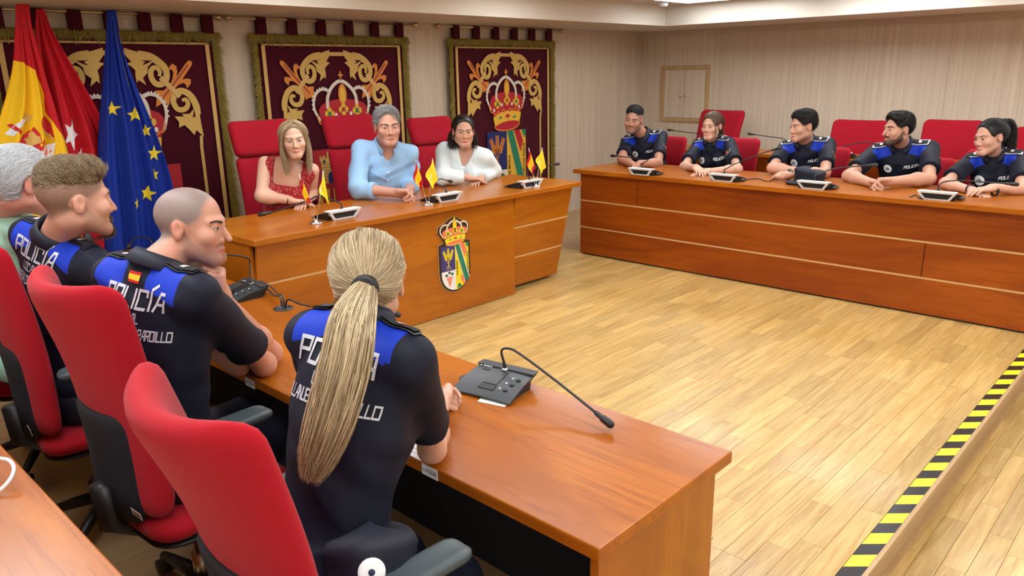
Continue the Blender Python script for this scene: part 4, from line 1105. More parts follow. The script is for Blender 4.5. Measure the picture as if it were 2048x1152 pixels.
# --- O1: leans forward with clasped fists
eR,eL=atX(1243,317,5.78),atX(1316,327,5.80); c0=at(1273,331,TD+.045)
c=officer_far('officer with short greying hair leaning on clasped hands, farthest from the camera',(1267,240),6.02,(1286,272),6.14,14,196,.165,-.03,eR,eL,clasp(c0,eR,eL),
  dict(skin=srgb(186,135,111),stubble=.55,beard_col=(.10,.075,.06),scalp=.5,scalp_col=(.16,.15,.15),jaw=1.05),hpit=-4,hrol=7,ep_white=True)
hair_cap(c,dict(side=-.002,top=.016,back=-.001),(.018,.016,.016),(.07,.07,.075),1800,lambda p: np.column_stack([p[:,0]*2,np.full(len(p),.5),np.full(len(p),.7)]),.024,.010,mess=.5,seed=11,region=lambda P: P[:,2]>.045)
# --- O2: woman, hair tied back
eR,eL=atX(1368,333,5.78),atX(1476,338,5.80); c0=at(1398,343,TD+.03)
c=officer_far('policewoman with parted fair brown hair tied back, hands laid one over the other',(1424,252),6.06,(1425,282),6.14,28,186,.140,-.02,eR,eL,stack(c0,eR,eL,'R'),
  dict(skin=srgb(210,165,141),jaw=.84,nose=.92,lip=srgb(190,110,105),brow=(.08,.05,.03),brow_t=.6,lids=(.16,.09,.07)),fem=True,hs=.97,hpit=-2)
FB1,FB2=(.11,.068,.035),(.30,.20,.115)
hr=hair_cap(c,dict(side=.006,top=.008,back=.012,zlow=-.035,recede=-.004),FB1,FB2,1300,tie_comb((0,-.14,-.03)),.11,.003,m=9,mess=.06,seed=12,rad=.0010)
bundle('ponytail',hr,[[loc(c,p) for p in ((sx,-.115,-.02),(sx*1.5,-.14,-.06),(sx*1.3+.01,-.125,-.13),(sx+.02,-.11,-.19))] for sx in (-.02,0,.02)],260,.0012,FB1,FB2,(.012,.02,.018,.008),seed=13)
bundle('loose_lock',hr,[[loc(c,p) for p in ((-.02,.075,.085),(-.06,.075,.03),(-.07,.06,-.03),(-.068,.05,-.085))]],30,.0010,FB1,FB2,(.002,.004,.005,.004),seed=14)
# --- O3: young man, arms folded on the desk, watch
eR,eL=atX(1545,336,5.82),atX(1650,345,5.84); wL=at(1574,350,TD+.045); wR=at(1596,352,TD+.032)
c=officer_far('young black-haired officer with folded forearms and a smartwatch',(1606,253),6.06,(1611,285),6.16,58,188,.168,-.03,eR,eL,
  dict(wR=V3(5.83,2.44,TD+.035),wL=wL,hand=[('R',nrm(V3(.0,-1,.1)),Z,dict(curl=(15,20,10))),('L',nrm(at(1540,349,TD+.03)-wL),nrm(Z-V3(.5,0,0)),dict(curl=(14,22,14),thumb=(25,10),spread=5))]),
  dict(skin=srgb(207,158,134),stubble=.10,scalp=.45,scalp_col=(.05,.04,.04),jaw=.98,lip=srgb(188,104,100)),hpit=-3)
watch(c,wL,eL)
hair_cap(c,dict(side=.002,top=.021,back=.006,hl=-.008,quiff=.009),dark1,dark2,2200,lambda p: np.column_stack([p[:,0]*4-.3,np.full(len(p),.9),.35+p[:,2]*2]),.036,.010,mess=.45,seed=15,droop=.002)
# --- O4: bearded man, hands folded
eR,eL=atX(1697,352,5.76),atX(1858,357,5.80); c0=at(1757,367,TD+.04)
c=officer_far('broad officer with black quiff and full dark beard, fingers interlaced',(1796,259),6.06,(1803,292),6.16,55,186,.185,-.03,eR,eL,clasp(c0,eR,eL,'L'),
  dict(skin=srgb(203,154,129),stubble=.88,beard_col=(.016,.012,.011),scalp=.6,scalp_col=(.03,.025,.025),jaw=1.05,nose=1.12,brow_t=1.5),hpit=1,chest=(.180,.122),arm=1.08,srad=(.066,.067))
hair_cap(c,dict(side=.003,top=.016,back=.006,hl=-.002,quiff=.014),dark1,dark2,2200,lambda p: np.column_stack([p[:,0]*3,.2-p[:,1]*1.5,.6+p[:,1]*4]),.026,.009,mess=.40,seed=16)
# --- O5: woman with a high black ponytail
eR,eL=atX(1890,366,5.76),atX(2044,378,5.78); c0=at(1962,383,TD+.03)
c=officer_far('policewoman with a high black ponytail and bracelets, at the right edge',(1980,275),6.06,(1988,311),6.15,46,188,.142,-.03,eR,eL,stack(c0,eR,eL,'L'),
  dict(skin=srgb(210,163,140),jaw=.86,nose=.95,lip=srgb(196,112,104),brow=(.015,.01,.01),brow_t=.75,lids=(.10,.06,.05)),fem=True,hs=.98,hpit=-6,hrol=-4)
hr=hair_cap(c,dict(side=.005,top=.009,back=.010,zlow=-.03,recede=.004),dark1,(.03,.026,.028),1400,tie_comb((0,-.125,.075)),.12,.003,m=9,mess=.05,seed=17,rad=.0010)
bundle('ponytail',hr,[[loc(c,p) for p in ((sx,-.095,.075),(sx,-.135,.095),(sx*1.6,-.165,.04),(sx*1.8,-.155,-.06),(sx*1.5,-.14,-.14),(sx,-.125,-.20))] for sx in (-.02,-.007,.007,.02)],600,.0012,dark1,(.028,.025,.028),(.008,.018,.022,.024,.02,.010),seed=18)
lathe('hair_tie',[(.018,-.006),(.024,-.006),(.024,.006),(.018,.006)],'black',hr,16,Matrix.Translation(loc(c,(0,-.108,.083)))@Matrix(c['Hm'].tolist()).to_4x4()@Matrix.Rotation(R_(70),4,'X'))
watch(c,c0-nrm(c0-eR)*.075,eR,.010,False,.028); watch(c,c0-nrm(c0-eL)*.075,eL,.016,False,.028,'black')
# ------------------------------------------------------------------ head desk
HT='people behind the head desk'
# man in the light blue shirt
hd=atY(775,254,4.26); nb=atY(772,293,4.36); hip=nb+V3(.0,.14,0); hip[2]=.56
eR=atY(716,378,4.30); eL=atY(822,368,4.36); c0=at(815,389,TD+.045)
sp=dict(hip=hip,nb=nb,face=246,sw=.175,head=hd,hyaw=raydeg(hd)+180+10,hpit=0,hs=1.08,eR=eR,eL=eL,g=dict(skin=srgb(197,145,123),stubble=.10,beard_col=(.25,.2,.19),scalp=.7,scalp_col=(.28,.28,.29),iris='iris_blue',brow=(.10,.08,.065),jaw=1.0,nose=1.08,recede=.008),
  wear='cloth',shirt_col=srgb(150,190,228),floor=0.0,res=.0042,sres=.0065,hres=.0036,long=True,cuff=.42,srad=(.068,.064),wrinkle=.006,chest=(.178,.122),waist=(.17,.122),copen=.42,vneck=.085,bust=(.152,.100),legs_mat='black_cloth',**clasp(c0,eR,eL,'R'))
c=person('grey-haired man in a light blue shirt, hands clasped at the head desk',sp,HT)
hair_cap(c,dict(side=.004,top=.016,back=.007,recede=.008,quiff=.008),(.22,.22,.225),(.52,.53,.55),2200,lambda p: np.column_stack([np.full(len(p),.9),np.full(len(p),.25),.25-p[:,0]*2]),.042,.008,mess=.25,seed=21)
for zz_ in (-.14,-.20,-.26,-.32): stick('button',c['shirt'],c['bvh'],frame(c['hip']+c['A']@V3(0,.12,c['Ht']),tuple(-c['rt']),tuple(c['up'])),disc_polys(.006,10,1,0,zz_),'white',.003)
# woman in red
m_,nt,b=nt_new('red_print')
tc=N(nt,'ShaderNodeTexCoord'); vo=N(nt,'ShaderNodeTexVoronoi',i_Scale=85.0); nt.links.new(tc.outputs['Object'],vo.inputs['Vector'])
rp=N(nt,'ShaderNodeValToRGB'); rp.color_ramp.elements[0].position=.20; rp.color_ramp.elements[1].position=.26; rp.color_ramp.elements[0].color=(.80,.62,.50,1); rp.color_ramp.elements[1].color=(.34,.006,.012,1)
nt.links.new(vo.outputs['Distance'],rp.inputs[0]); nt.links.new(rp.outputs[0],b.inputs['Base Color']); b.inputs['Roughness'].default_value=.8
hd=atY(588,279,4.30); nb=atY(579,320,4.40); hip=nb+V3(-.02,.13,0); hip[2]=.56
eR=atY(523,392,4.40); eL=atY(622,385,4.42); c0=at(604,405,TD+.035)
sp=dict(hip=hip,nb=nb,face=232,sw=.145,head=hd,hyaw=raydeg(hd)+180+2,hpit=-3,hrol=-3,hs=.95,eR=eR,eL=eL,g=dict(skin=srgb(214,169,145),jaw=.86,lip=srgb(190,100,95),iris='iris_blue',brow=(.16,.10,.06),brow_t=.6,lids=(.14,.10,.09)),
  fem=True,wear='print',shirt_col=(.3,.01,.01),floor=0.0,res=.0042,sres=.0055,hres=.0036,sleeveless=True,square=.14,bust=(.132,.094),collar=False,wrinkle=.002,chest=(.142,.100),waist=(.135,.10),arm=1.15,legs_mat='black_cloth',**stack(c0,eR,eL,'R'))
c=person('woman with long blonde hair in a red sleeveless patterned top',sp,HT)
BL1,BL2=(.30,.20,.10),(.78,.62,.40)
hr=hair_cap(c,dict(side=.010,top=.010,back=.016,zlow=-.06,slope=.35,recede=.006),BL1,BL2,1300,lambda p: np.column_stack([np.sign(p[:,0]+.012)*1.0,np.full(len(p),-.5),-.5-np.abs(p[:,0])*14]),.12,.003,m=9,mess=.08,seed=22,rad=.0010)
for s in (-1,1):
    G=[[loc(c,p) for p in ((s*.006-.012,.045+dy,.118),(s*.058,.055+dy,.075),(s*.082,.030+dy,.0),(s*.084,.034+dy,-.08),(s*.078,.040+dy,-.15),(s*.070+.005,.045+dy,-.225))] for dy in (0,-.025,-.05,-.08)]
    bundle('side_hair',hr,G,700,.0010,BL1,BL2,(.006,.010,.012,.016,.018,.014),seed=23+s,wav=.004)
# straps and trim of the red top
A_,Ht_,hp_=c['A'],c['Ht'],c['hip']
watch(c,c0-nrm(c0-eR)*.075,eR,.006,False,.027,'black')
# woman in white
hd=atY(927,263,4.28); nb=atY(932,298,4.38); hip=nb+V3(.02,.13,0); hip[2]=.56
eR=atY(884,352,4.30); eL=atY(988,344,4.34); c0=at(953,360,TD+.035)
sp=dict(hip=hip,nb=nb,face=226,sw=.160,head=hd,hyaw=raydeg(hd)+180+6,hpit=-2,hs=.96,eR=eR,eL=eL,g=dict(skin=srgb(203,154,129),jaw=1.08,wide=1.05,lip=srgb(176,92,88),brow=(.02,.014,.012),brow_t=.7,lids=(.10,.06,.05)),
  fem=True,wear='cloth',shirt_col=srgb(218,230,232),floor=0.0,res=.0042,sres=.0065,hres=.0036,long=True,cuff=.86,srad=(.066,.062),wrinkle=.0065,chest=(.165,.115),waist=(.165,.12),vneck=.12,bust=(.148,.098),collar=False,neck=1.12,legs_mat='black_cloth',**stack(c0,eR,eL,'R'))
c=person('dark-haired woman in a white blouse at the end of the head desk',sp,HT)
DB1,DB2=(.012,.008,.007),(.045,.030,.024)
hr=hair_cap(c,dict(side=.009,top=.012,back=.016,zlow=-.05,slope=.5,recede=.006),DB1,DB2,1100,tie_comb((0,-.13,.0)),.11,.004,m=8,mess=.08,seed=25,rad=.0012)
for s in (-1,1):
    G=[[loc(c,p) for p in ((s*.05*k,-.085,.03),(s*.085*k,-.085-.02*(1-k),-.03),(s*.10*k,-.09-.03*(1-k),-.09),(s*.105*k,-.10-.03*(1-k),-.15))] for k in (1,.7,.35)]
    bundle('back_hair',hr,G,420,.0011,DB1,DB2,(.012,.024,.028,.020),seed=26+s,wav=.010)
lathe('earring',[(.010,-.002),(.0125,-.002),(.0125,.002),(.010,.002)],'chrome',c['root'],14,Matrix.Translation(loc(c,(.082,-.01,-.048)))@Matrix(c['Hm'].tolist()).to_4x4()@Matrix.Rotation(R_(90),4,'Y'))
# ------------------------------------------------------------------ near side
NS='people along the near desk'
# L1: officer with fair brown quiff and goatee
hd=atX(154,400,.89); nb=atX(118,468,.85); nb[2]-=.02; hip=nb+V3(-.02,.14,0); hip[2]=.385
eR=V3(1.16,2.42,TL+.05); eL=V3(1.17,2.95,TL+.05); c0=V3(1.36,2.72,TL+.04)
sp=dict(hip=hip,nb=nb,face=14,sw=.172,head=hd,hyaw=raydeg(hd)+180+104,hpit=-3,hs=1.10,eR=eR,eL=eL,g=dict(skin=srgb(203,152,129),stubble=.35,beard_col=(.10,.055,.03),scalp=.72,scalp_col=(.13,.085,.06),brow=(.10,.06,.035)),
  wear='uniform',back=True,floor=ZLOW,res=.0034,sres=.006,hres=.004,chest=(.178,.120),srad=(.068,.070),back_z=.008,back_x=-.03,ep_white=False,**clasp(c0,eR,eL))
c=person('officer with swept fair brown hair and goatee seen from behind at the near desk',sp,NS)
hr=hair_cap(c,dict(side=-.003,top=.019,back=-.003,hl=-.002,quiff=.014),(.10,.060,.030),(.46,.33,.19),3200,lambda p: np.column_stack([-.25-p[:,0]*0,-.55+p[:,1]*0,.55+p[:,1]*2]),.042,.010,rad=.0008,mess=.28,seed=31,region=lambda P: P[:,2]>.042)
f_=c['f_head']
def goatee(c,seed,n,cols,reg):
    r=np.random.default_rng(seed); L=[]
    while len(L)<n:
        x,y,z=r.uniform(-.03,.03),.085,r.uniform(-.125,-.05)
        if reg(abs(x),z): L.append((x,y,z))
    P=np.array(L); fl=lambda q: head_sdf(q,dict())
    for _ in range(8): P[:,1]-=(fl(P.astype(f32))-.000)*.8
    d=np.column_stack([r.normal(0,.25,n),np.full(n,.55),np.full(n,-.8)]); S=np.stack([P,P+d*.007,P+d*.014+np.array([0,-.002,-.002])],1)
    S=(S*c['hs'])@c['Hm'].T+c['hp']; t=r.random((n,1))
    strand_mesh('beard',S,.0010*c['hs'],np.array(cols[0])*(1-t)+np.array(cols[1])*t,'hair',c['root'])
goatee(c,32,500,((.05,.028,.014),(.16,.09,.05)),lambda x,z: (z<-.088 and x<.028) or (-.062<z<-.050 and x<.026) or (.020<x<.028 and -.09<z<-.058))
# B: officer with cropped hair, chin on his fist
hd=atX(386,452,1.0); nb=atX(312,545,.88); hip=nb+V3(-.045,.03,0); hip[2]=.385
eR=at(528,728,TL+.048); wR=at(497,668,TL+.05); HB=rot_head(raydeg(hd)+180+66,-4,4); wL=hd+HB@V3(-.020,.075,-.225); eL=V3(1.30,wL[1]+.22,TL+.045)
sp=dict(hip=hip,nb=nb,face=16,sw=.172,head=hd,hyaw=raydeg(hd)+180+66,hpit=-4,hrol=4,hs=1.0,eR=eR,eL=eL,wR=wR,wL=wL,
  hand=[('R',nrm(V3(.2,1,0)),nrm(V3(.3,-.2,1)),dict(curl=(40,45,30))),('L',nrm(HB@V3(.10,.02,1.0)),nrm(HB@V3(-.35,.95,.1)),dict(curl=(66,78,55),thumb=(20,20),spread=1))],
  g=dict(skin=srgb(201,146,123),stubble=.42,beard_col=(.07,.05,.045),scalp=.80,scalp_col=(.17,.16,.158),recede=.016,jaw=1.02,nose=1.1),
  wear='uniform',back=True,floor=ZLOW,res=.0032,sres=.006,hres=.0034,chest=(.176,.120),srad=(.066,.068),back_z=-.012,back_x=.005,ep_white=False)
c=person('officer with cropped receding hair resting his chin on his fist',sp,NS)
CB=c
# W: white-haired man at the left edge
hd=atX(48,366,.86); nb=atX(-2,425,.82); hip=nb+V3(.0,.06,0); hip[2]=.385
eR=V3(1.12,3.05,TL+.05); eL=V3(1.12,3.60,TL+.05); c0=V3(1.34,3.3,TL+.04)
sp=dict(hip=hip,nb=nb,face=10,sw=.18,head=hd,hyaw=raydeg(hd)+180+112,hpit=-8,hs=1.12,eR=eR,eL=eL,g=dict(skin=srgb(210,148,129),brow=(.5,.5,.5)),
  wear='cloth',shirt_col=srgb(176,226,206),floor=ZLOW,res=.005,sres=.008,hres=.005,chest=(.19,.14),waist=(.19,.15),srad=(.072,.074),wrinkle=.005,legs_mat='black_cloth',**clasp(c0,eR,eL))
c=person('white-haired man in a mint green shirt at the left edge',sp,NS)
hair_cap(c,dict(side=.012,top=.014,back=.020,recede=.012,zlow=-.04),(.55,.57,.60),(.86,.88,.90),3200,lambda p: np.column_stack([p[:,0]*3,np.full(len(p),-.6),np.full(len(p),-.35)-p[:,2]]),.055,.004,rad=.0009,mess=.14,seed=34)
# BL: officer with the long blonde ponytail
hd=atX(738,565,1.04); nb=atX(726,668,.98); nb[2]+=.01; hip=nb+V3(-.20,-.02,0); hip[2]=.385
eR=at(864,898,TL+.045); eL=V3(1.20,1.95,TL+.05); c0=at(886,790,TL+.05)
hh=clasp(c0,eR,eL,'R')
sp=dict(hip=hip,nb=nb,face=10,sw=.150,head=hd,hyaw=raydeg(hd)-6,hpit=-4,hs=1.0,eR=eR,eL=eL,g=dict(skin=srgb(214,167,145),jaw=.92,lip=srgb(196,110,104)),
  fem=True,wear='uniform',back=True,floor=ZLOW,res=.0036,sres=.0055,hres=.0028,chest=(.158,.104),waist=(.145,.10),srad=(.060,.064),back_z=-.016,sleeve=.66,ep_white=False,neck=.95,arm=1.05,**hh)
c=person('policewoman with a long blonde ponytail seen from behind, nearest the camera',sp,NS)
CBL=c
TB1,TB2=(.20,.125,.058),(.86,.70,.46)
tp=(0.004,-.118,.018)
hr=hair_cap(c,dict(side=.007,top=.012,back=.010,zlow=-.062,slope=.42,recede=.002),(.34,.235,.125),TB2,4200,tie_comb(tp),.125,.0022,m=11,mess=.035,seed=35,rad=.0011)
PT=[loc(c,tp),loc(c,(.004,-.150,.010)),atX(706,640,.84),atX(690,730,.80),atX(664,830,.77),atX(640,905,.755),atX(622,960,.745)]
sd=nrm(np.cross(PT[-1]-PT[0],V3(-.55,-.83,0))); G=[]
for k_,w_ in ((-1,.045),(-.5,.045),(0,.045),(.5,.045),(1,.045)):
    ws=[.10,.30,.62,.72,.70,.55,.30]; G.append([p+sd*k_*w_*w2 for p,w2 in zip(PT,ws)])
bundle('ponytail',hr,G,3600,.00115,(.20,.12,.05),(.92,.75,.48),(.010,.015,.017,.017,.017,.016,.010),seed=36,m=26,wav=.006,tip=.2)
lathe('hair_tie',[(.018,-.011),(.027,-.012),(.031,0),(.027,.012),(.018,.011)],'black',hr,20,Matrix.Translation(loc(c,(.004,-.132,.014)))@Matrix(c['Hm'].tolist()).to_4x4()@Matrix.Rotation(R_(80),4,'X'))
# ================================================================== appliqué shapes: flat pieces laid on cloth or board
plain('velvet', (.062,.003,.010), .9, noise=.15, nscale=30, sheen=.1, spec=.15); plain('gold_thread', (.66,.41,.095), .6, noise=.12, nscale=120); plain('gold_band', (.66,.40,.12), .6)
plain('orange_cloth', (.72,.22,.02), .6, noise=.08, nscale=80); plain('yellow_cloth', (.80,.46,.035), .6); plain('red_cloth', (.46,.010,.018), .7); plain('cream', (.76,.66,.52), .6)
plain('pearl', (.82,.78,.72), .35); plain('green_cloth', (.015,.20,.10), .7); plain('blue_cloth', (.008,.018,.11), .7); plain('lemon', (.84,.68,.02), .5); plain('coral', (.80,.20,.10), .6)
plain('fringe_gold', (.34,.25,.035), .7, noise=.35, nscale=150); plain('leaf_dark', (.02,.12,.05), .6); plain('berry', (.30,.05,.02), .6); plain('purple_blue', (.045,.035,.19), .5); plain('dark_edge', (.035,.016,.008), .4)
plain('eu_blue', (.006,.028,.27), .75, sheen=.05); plain('star_gold', (.86,.66,.02), .6); plain('flag_white', (.80,.80,.82), .7); plain('madrid_red', (.52,.008,.016), .75)
def applique(name, polys, mat, parent, M, z, th=.0015):
    """flat polygons (2-D lists) in frame M at height z, extruded by th, one part"""
    bm=bmesh.new()
    for poly in polys:
        if len(poly)<3: continue
        vs_=[bm.verts.new((p[0],p[1],z)) for p in poly]
        try: f=bm.faces.new(vs_)
        except ValueError: continue
        r=bmesh.ops.extrude_face_region(bm,geom=[f]); bmesh.ops.translate(bm,vec=(0,0,th),verts=[g for g in r['geom'] if isinstance(g,bmesh.types.BMVert)])
    bmesh.ops.recalc_face_normals(bm,faces=bm.faces)
    bmesh.ops.transform(bm,matrix=M,verts=bm.verts)
    return bm_obj(name,bm,mat,parent)
def ribbon(pts, w, n=28):
    P=smooth_path([(p[0],p[1],0) for p in pts],n)[:,:2]; T=np.gradient(P,axis=0); T/=np.linalg.norm(T,axis=1)[:,None]+1e-9; Nn=np.column_stack([-T[:,1],T[:,0]])
    ws=np.interp(np.linspace(0,1,n),np.linspace(0,1,len(w)),w) if hasattr(w,'__len__') else np.full(n,w)
    A=P+Nn*ws[:,None]/2; B=P-Nn*ws[:,None]/2
    return [[tuple(A[i]),tuple(A[i+1]),tuple(B[i+1]),tuple(B[i])][::-1] for i in range(n-1)]
def ellp(cx,cy,rx,ry,n=18): return [(cx+rx*math.cos(2*PI*i/n),cy+ry*math.sin(2*PI*i/n)) for i in range(n)]
def star(cx,cy,r,k=5,inner=.40,rot=PI/2): return [(cx+(r if i%2==0 else r*inner)*math.cos(rot+PI*i/k),cy+(r if i%2==0 else r*inner)*math.sin(rot+PI*i/k)) for i in range(2*k)]
def crown(parent, M, cx, cy, w, z, pal=('red_cloth','yellow_cloth','orange_cloth','cream','pearl'), fine=True, sy=1.0):
    """crown drawn from the tapestry: width w, centre of the cross at (cx, cy+...)"""
    k=w/295.0; T=lambda x,y: (cx+(x-455)*k, cy-(y-520)*k*sy); TT=lambda L: [T(*p) for p in L]
    cr=empty('crown'); cr.parent=parent
    red,yel,ora,crm,prl=pal
    applique('velvet_cap',[TT([(330,525),(345,505),(370,492),(410,484),(455,478),(500,484),(540,488),(575,502),(590,520),(582,570),(562,602),(510,592),(455,588),(400,594),(352,606),(340,575)])],red,cr,M,z)
    arch=ribbon(TT([(388,445),(365,436),(335,444),(312,475),(309,520),(335,572)]),.040*w)+ribbon(TT([(526,440),(548,433),(575,441),(598,472),(600,517),(584,566)]),.040*w)+ribbon(TT([(378,520),(382,470),(410,425),(455,402),(500,425),(530,465),(536,520)]),.052*w)
    applique('arches',arch,crm,cr,M,z+.0015)
    if fine:
        for P in (TT([(388,439),(362,429),(330,438),(304,472),(301,520)]),TT([(526,434),(550,426),(580,435),(606,470),(608,515)]),TT([(384,470),(412,420),(455,396)]),TT([(455,396),(500,420),(530,462)])):
            C=smooth_path([(p[0],p[1],0) for p in P],11); applique('pearls',[ellp(p[0],p[1],.013*w,.013*w,8) for p in C],prl,cr,M,z+.003)['kind']='stuff'
    applique('petal',[ellp(*T(460,460),.075*w,.155*w)],ora,cr,M,z+.003); applique('petal_heart',[ellp(*T(460,462),.050*w,.12*w)],yel,cr,M,z+.0045)
    sc=[]
    for a,b in (((318,545),(345,585)),((345,585),(390,582)),((390,582),(430,572)),((430,572),(485,568)),((485,568),(525,566)),((525,566),(570,570)),((570,570),(592,540))):
        m=((a[0]+b[0])/2,(a[1]+b[1])/2+16); sc+=ribbon(TT([a,m,b]),.022*w,8)
    applique('scallops',sc,ora,cr,M,z+.003)
    for x,y in ((385,543),(460,526),(533,534)):
        fl=applique('fleuron',[ellp(*T(x+dx,y+dy),.040*w,.048*w,12) for dx,dy in ((-14,0),(14,0),(0,-15),(0,13))],yel,cr,M,z+.0045)
        applique('jewel',[ellp(*T(x,y),.026*w,.030*w,10)],'green_cloth' if x!=460 else 'red_cloth',cr,M,z+.0065)
    for x,y in ((358,576),(418,549),(498,546),(555,562)): applique('pearl',[ellp(*T(x,y),.024*w,.034*w,10)],prl,cr,M,z+.005)
    applique('rim_lining',[TT([(362,640),(365,672),(400,683),(460,686),(520,678),(552,660),(560,630)])],red,cr,M,z+.002)
    applique('rim_edge',ribbon(TT([(362,650),(366,672),(400,684),(460,687),(520,679),(552,661),(560,640)]),.022*w),ora,cr,M,z+.0035)
    applique('rim',[TT([(350,612),(400,592),(460,584),(520,585),(570,592),(566,622),(556,642),(510,636),(460,637),(410,645),(368,660),(356,640)])],yel,cr,M,z+.0045)
    applique('jewel',[TT([(440,610),(462,598),(484,608),(462,622)])],'red_cloth',cr,M,z+.0065)
    for x in (405,516): applique('jewel',[TT([(x-14,622),(x-8,612),(x+14,610),(x+8,622)])],'green_cloth',cr,M,z+.0065)
    applique('cross',[TT([(452,372),(452,360),(460,360),(460,372),(469,374),(469,381),(460,381),(460,398),(452,398),(452,381),(443,381),(443,374)])],ora if fine else yel,cr,M,z+.003)
    return cr
def town_shield(parent, M, x0, x1, y1, y0, z, bright=False, plant='pot'):
    """per pale: wheat over grapes, and the banded field with its motto; x0..x1, top y1, bottom y0 (round foot)"""
    sh=empty('shield'); sh.parent=parent; w=x1-x0; xm=(x0+x1)/2; h=y1-y0; r=w/2
    foot=lambda a,b: [(xm+r*math.cos(t),y0+r+r*math.sin(t)*1.0) for t in np.linspace(a,b,14)]
    ym=y1-h*.55
    applique('wheat_field',[[(x0,y1),(x0,ym),(xm,ym),(xm,y1)]],'purple_blue' if bright else 'blue_cloth',sh,M,z)
    applique('white_field',[[(x0,ym)]+foot(PI,1.5*PI)+[(xm,ym)]],'flag_white' if bright else 'cream',sh,M,z)
    applique('motto_field',[[(xm,y1)]+foot(1.5*PI,2*PI)+[(x1,y1)]],'lemon' if bright else 'yellow_cloth',sh,M,z)
    g='green_cloth'; rd='coral' if bright else 'red_cloth'; W=w/2
    X=lambda u,v: (xm+u*W, y1-v*h)
    applique('green_bend',[[X(.02,0),X(.32,0),X(.98,.80),X(.70,.88)]],g,sh,M,z+.0015)
    applique('red_bend',[[X(.38,0),X(.68,0),X(.86,.16),X(.72,.32)]],rd,sh,M,z+.0015)
    applique('green_corner',[[X(.78,0),X(1,0),X(1,.07),X(.92,.12)]],g,sh,M,z+.0015)
    applique('red_base',[[X(.34,.77),X(.48,.68),X(.76,.86),X(.62,.93)]],rd,sh,M,z+.0015)
    applique('green_base',[[X(.06,.97),X(.22,.86),X(.44,.94),X(.30,.97)]],g,sh,M,z+.0015)
    applique('bend_edge',[[X(.32,0),X(.36,0),X(1.0,.77),X(.98,.80)],[X(-.0,.03),X(.0,.06),X(.68,.885),X(.70,.88)]],'flag_white' if bright else 'gold_band',sh,M,z+.0025)
    for s,u in (('AVE MARIA',.12),('GRATIA PLENA',.90)):
        V,F=text_mesh(s,.17*W*1.0,bold=.003*W)
        Mt=M@Matrix.Translation((X(u,.50 if u<.5 else .42)[0],X(u,.52 if u<.5 else .42)[1],z+.003))@Matrix.Rotation(PI/2,4,'Z')
        mesh_np('motto',np.array([(Mt@Vector(v))[:] for v in V]),F,'black',sh,False)
    # wheat ears
    for a in (-.42,0,.42):
        bx,by=xm-W*.5,y1-h*.40; dx_,dy_=math.sin(a),math.cos(a); ln=h*.33*(1.05 if a==0 else 1); pol=[]
        for i in range(8):
            t=.30+.70*i/8
            for sg in (-1,1):
                px_,py_=bx+dx_*ln*t,by+dy_*ln*t; ux,uy=math.sin(a+sg*.75),math.cos(a+sg*.75); L_=h*.062*(1.1-.35*i/8); nx_,ny_=-uy,ux; wd_=L_*.22
                pol.append([(px_,py_),(px_+ux*L_*.5+nx_*wd_,py_+uy*L_*.5+ny_*wd_),(px_+ux*L_,py_+uy*L_),(px_+ux*L_*.5-nx_*wd_,py_+uy*L_*.5-ny_*wd_)])
        applique('wheat_ear',pol,'lemon' if bright else 'orange_cloth',sh,M,z+.002)
    applique('wheat_stalks',sum([ribbon([(xm-W*.5+lx*W*.35,y1-h*.30),(xm-W*.5,y1-h*.40),(xm-W*.5-lx*W*.5,y1-h*.52)],.02*W,6) for lx in (-.35,0,.35)],[]),'lemon' if bright else 'orange_cloth',sh,M,z+.0015)
    # plant or grapes
    gx,gy=xm-W*.45,y0+h*.20
    applique('leaf',[ellp(gx+dx*W,gy+h*.16+dy*h,.10*W,.030*h,10) for dx,dy in ((-.22,.0),(.20,.01),(.0,.05))],'leaf_dark',sh,M,z+.0015)
    if plant=='pot': applique('pot',[[(gx-.17*W,gy+.11*h),(gx+.17*W,gy+.11*h),(gx+.13*W,gy-.08*h),(gx-.13*W,gy-.08*h)]],'berry',sh,M,z+.0015); applique('berries',[ellp(gx+(i-1.5)*.07*W,gy+.08*h-j*.035*h,.022*W,.009*h,6) for i in range(4) for j in range(5)],'coral',sh,M,z+.003)['kind']='stuff'
    else: applique('grapes',[ellp(gx+(i-(5-j)/2)*.075*W,gy+.10*h-j*.038*h,.036*W,.018*h,8) for j in range(6) for i in range(6-j)],'coral',sh,M,z+.0015)['kind']='stuff'
    return sh
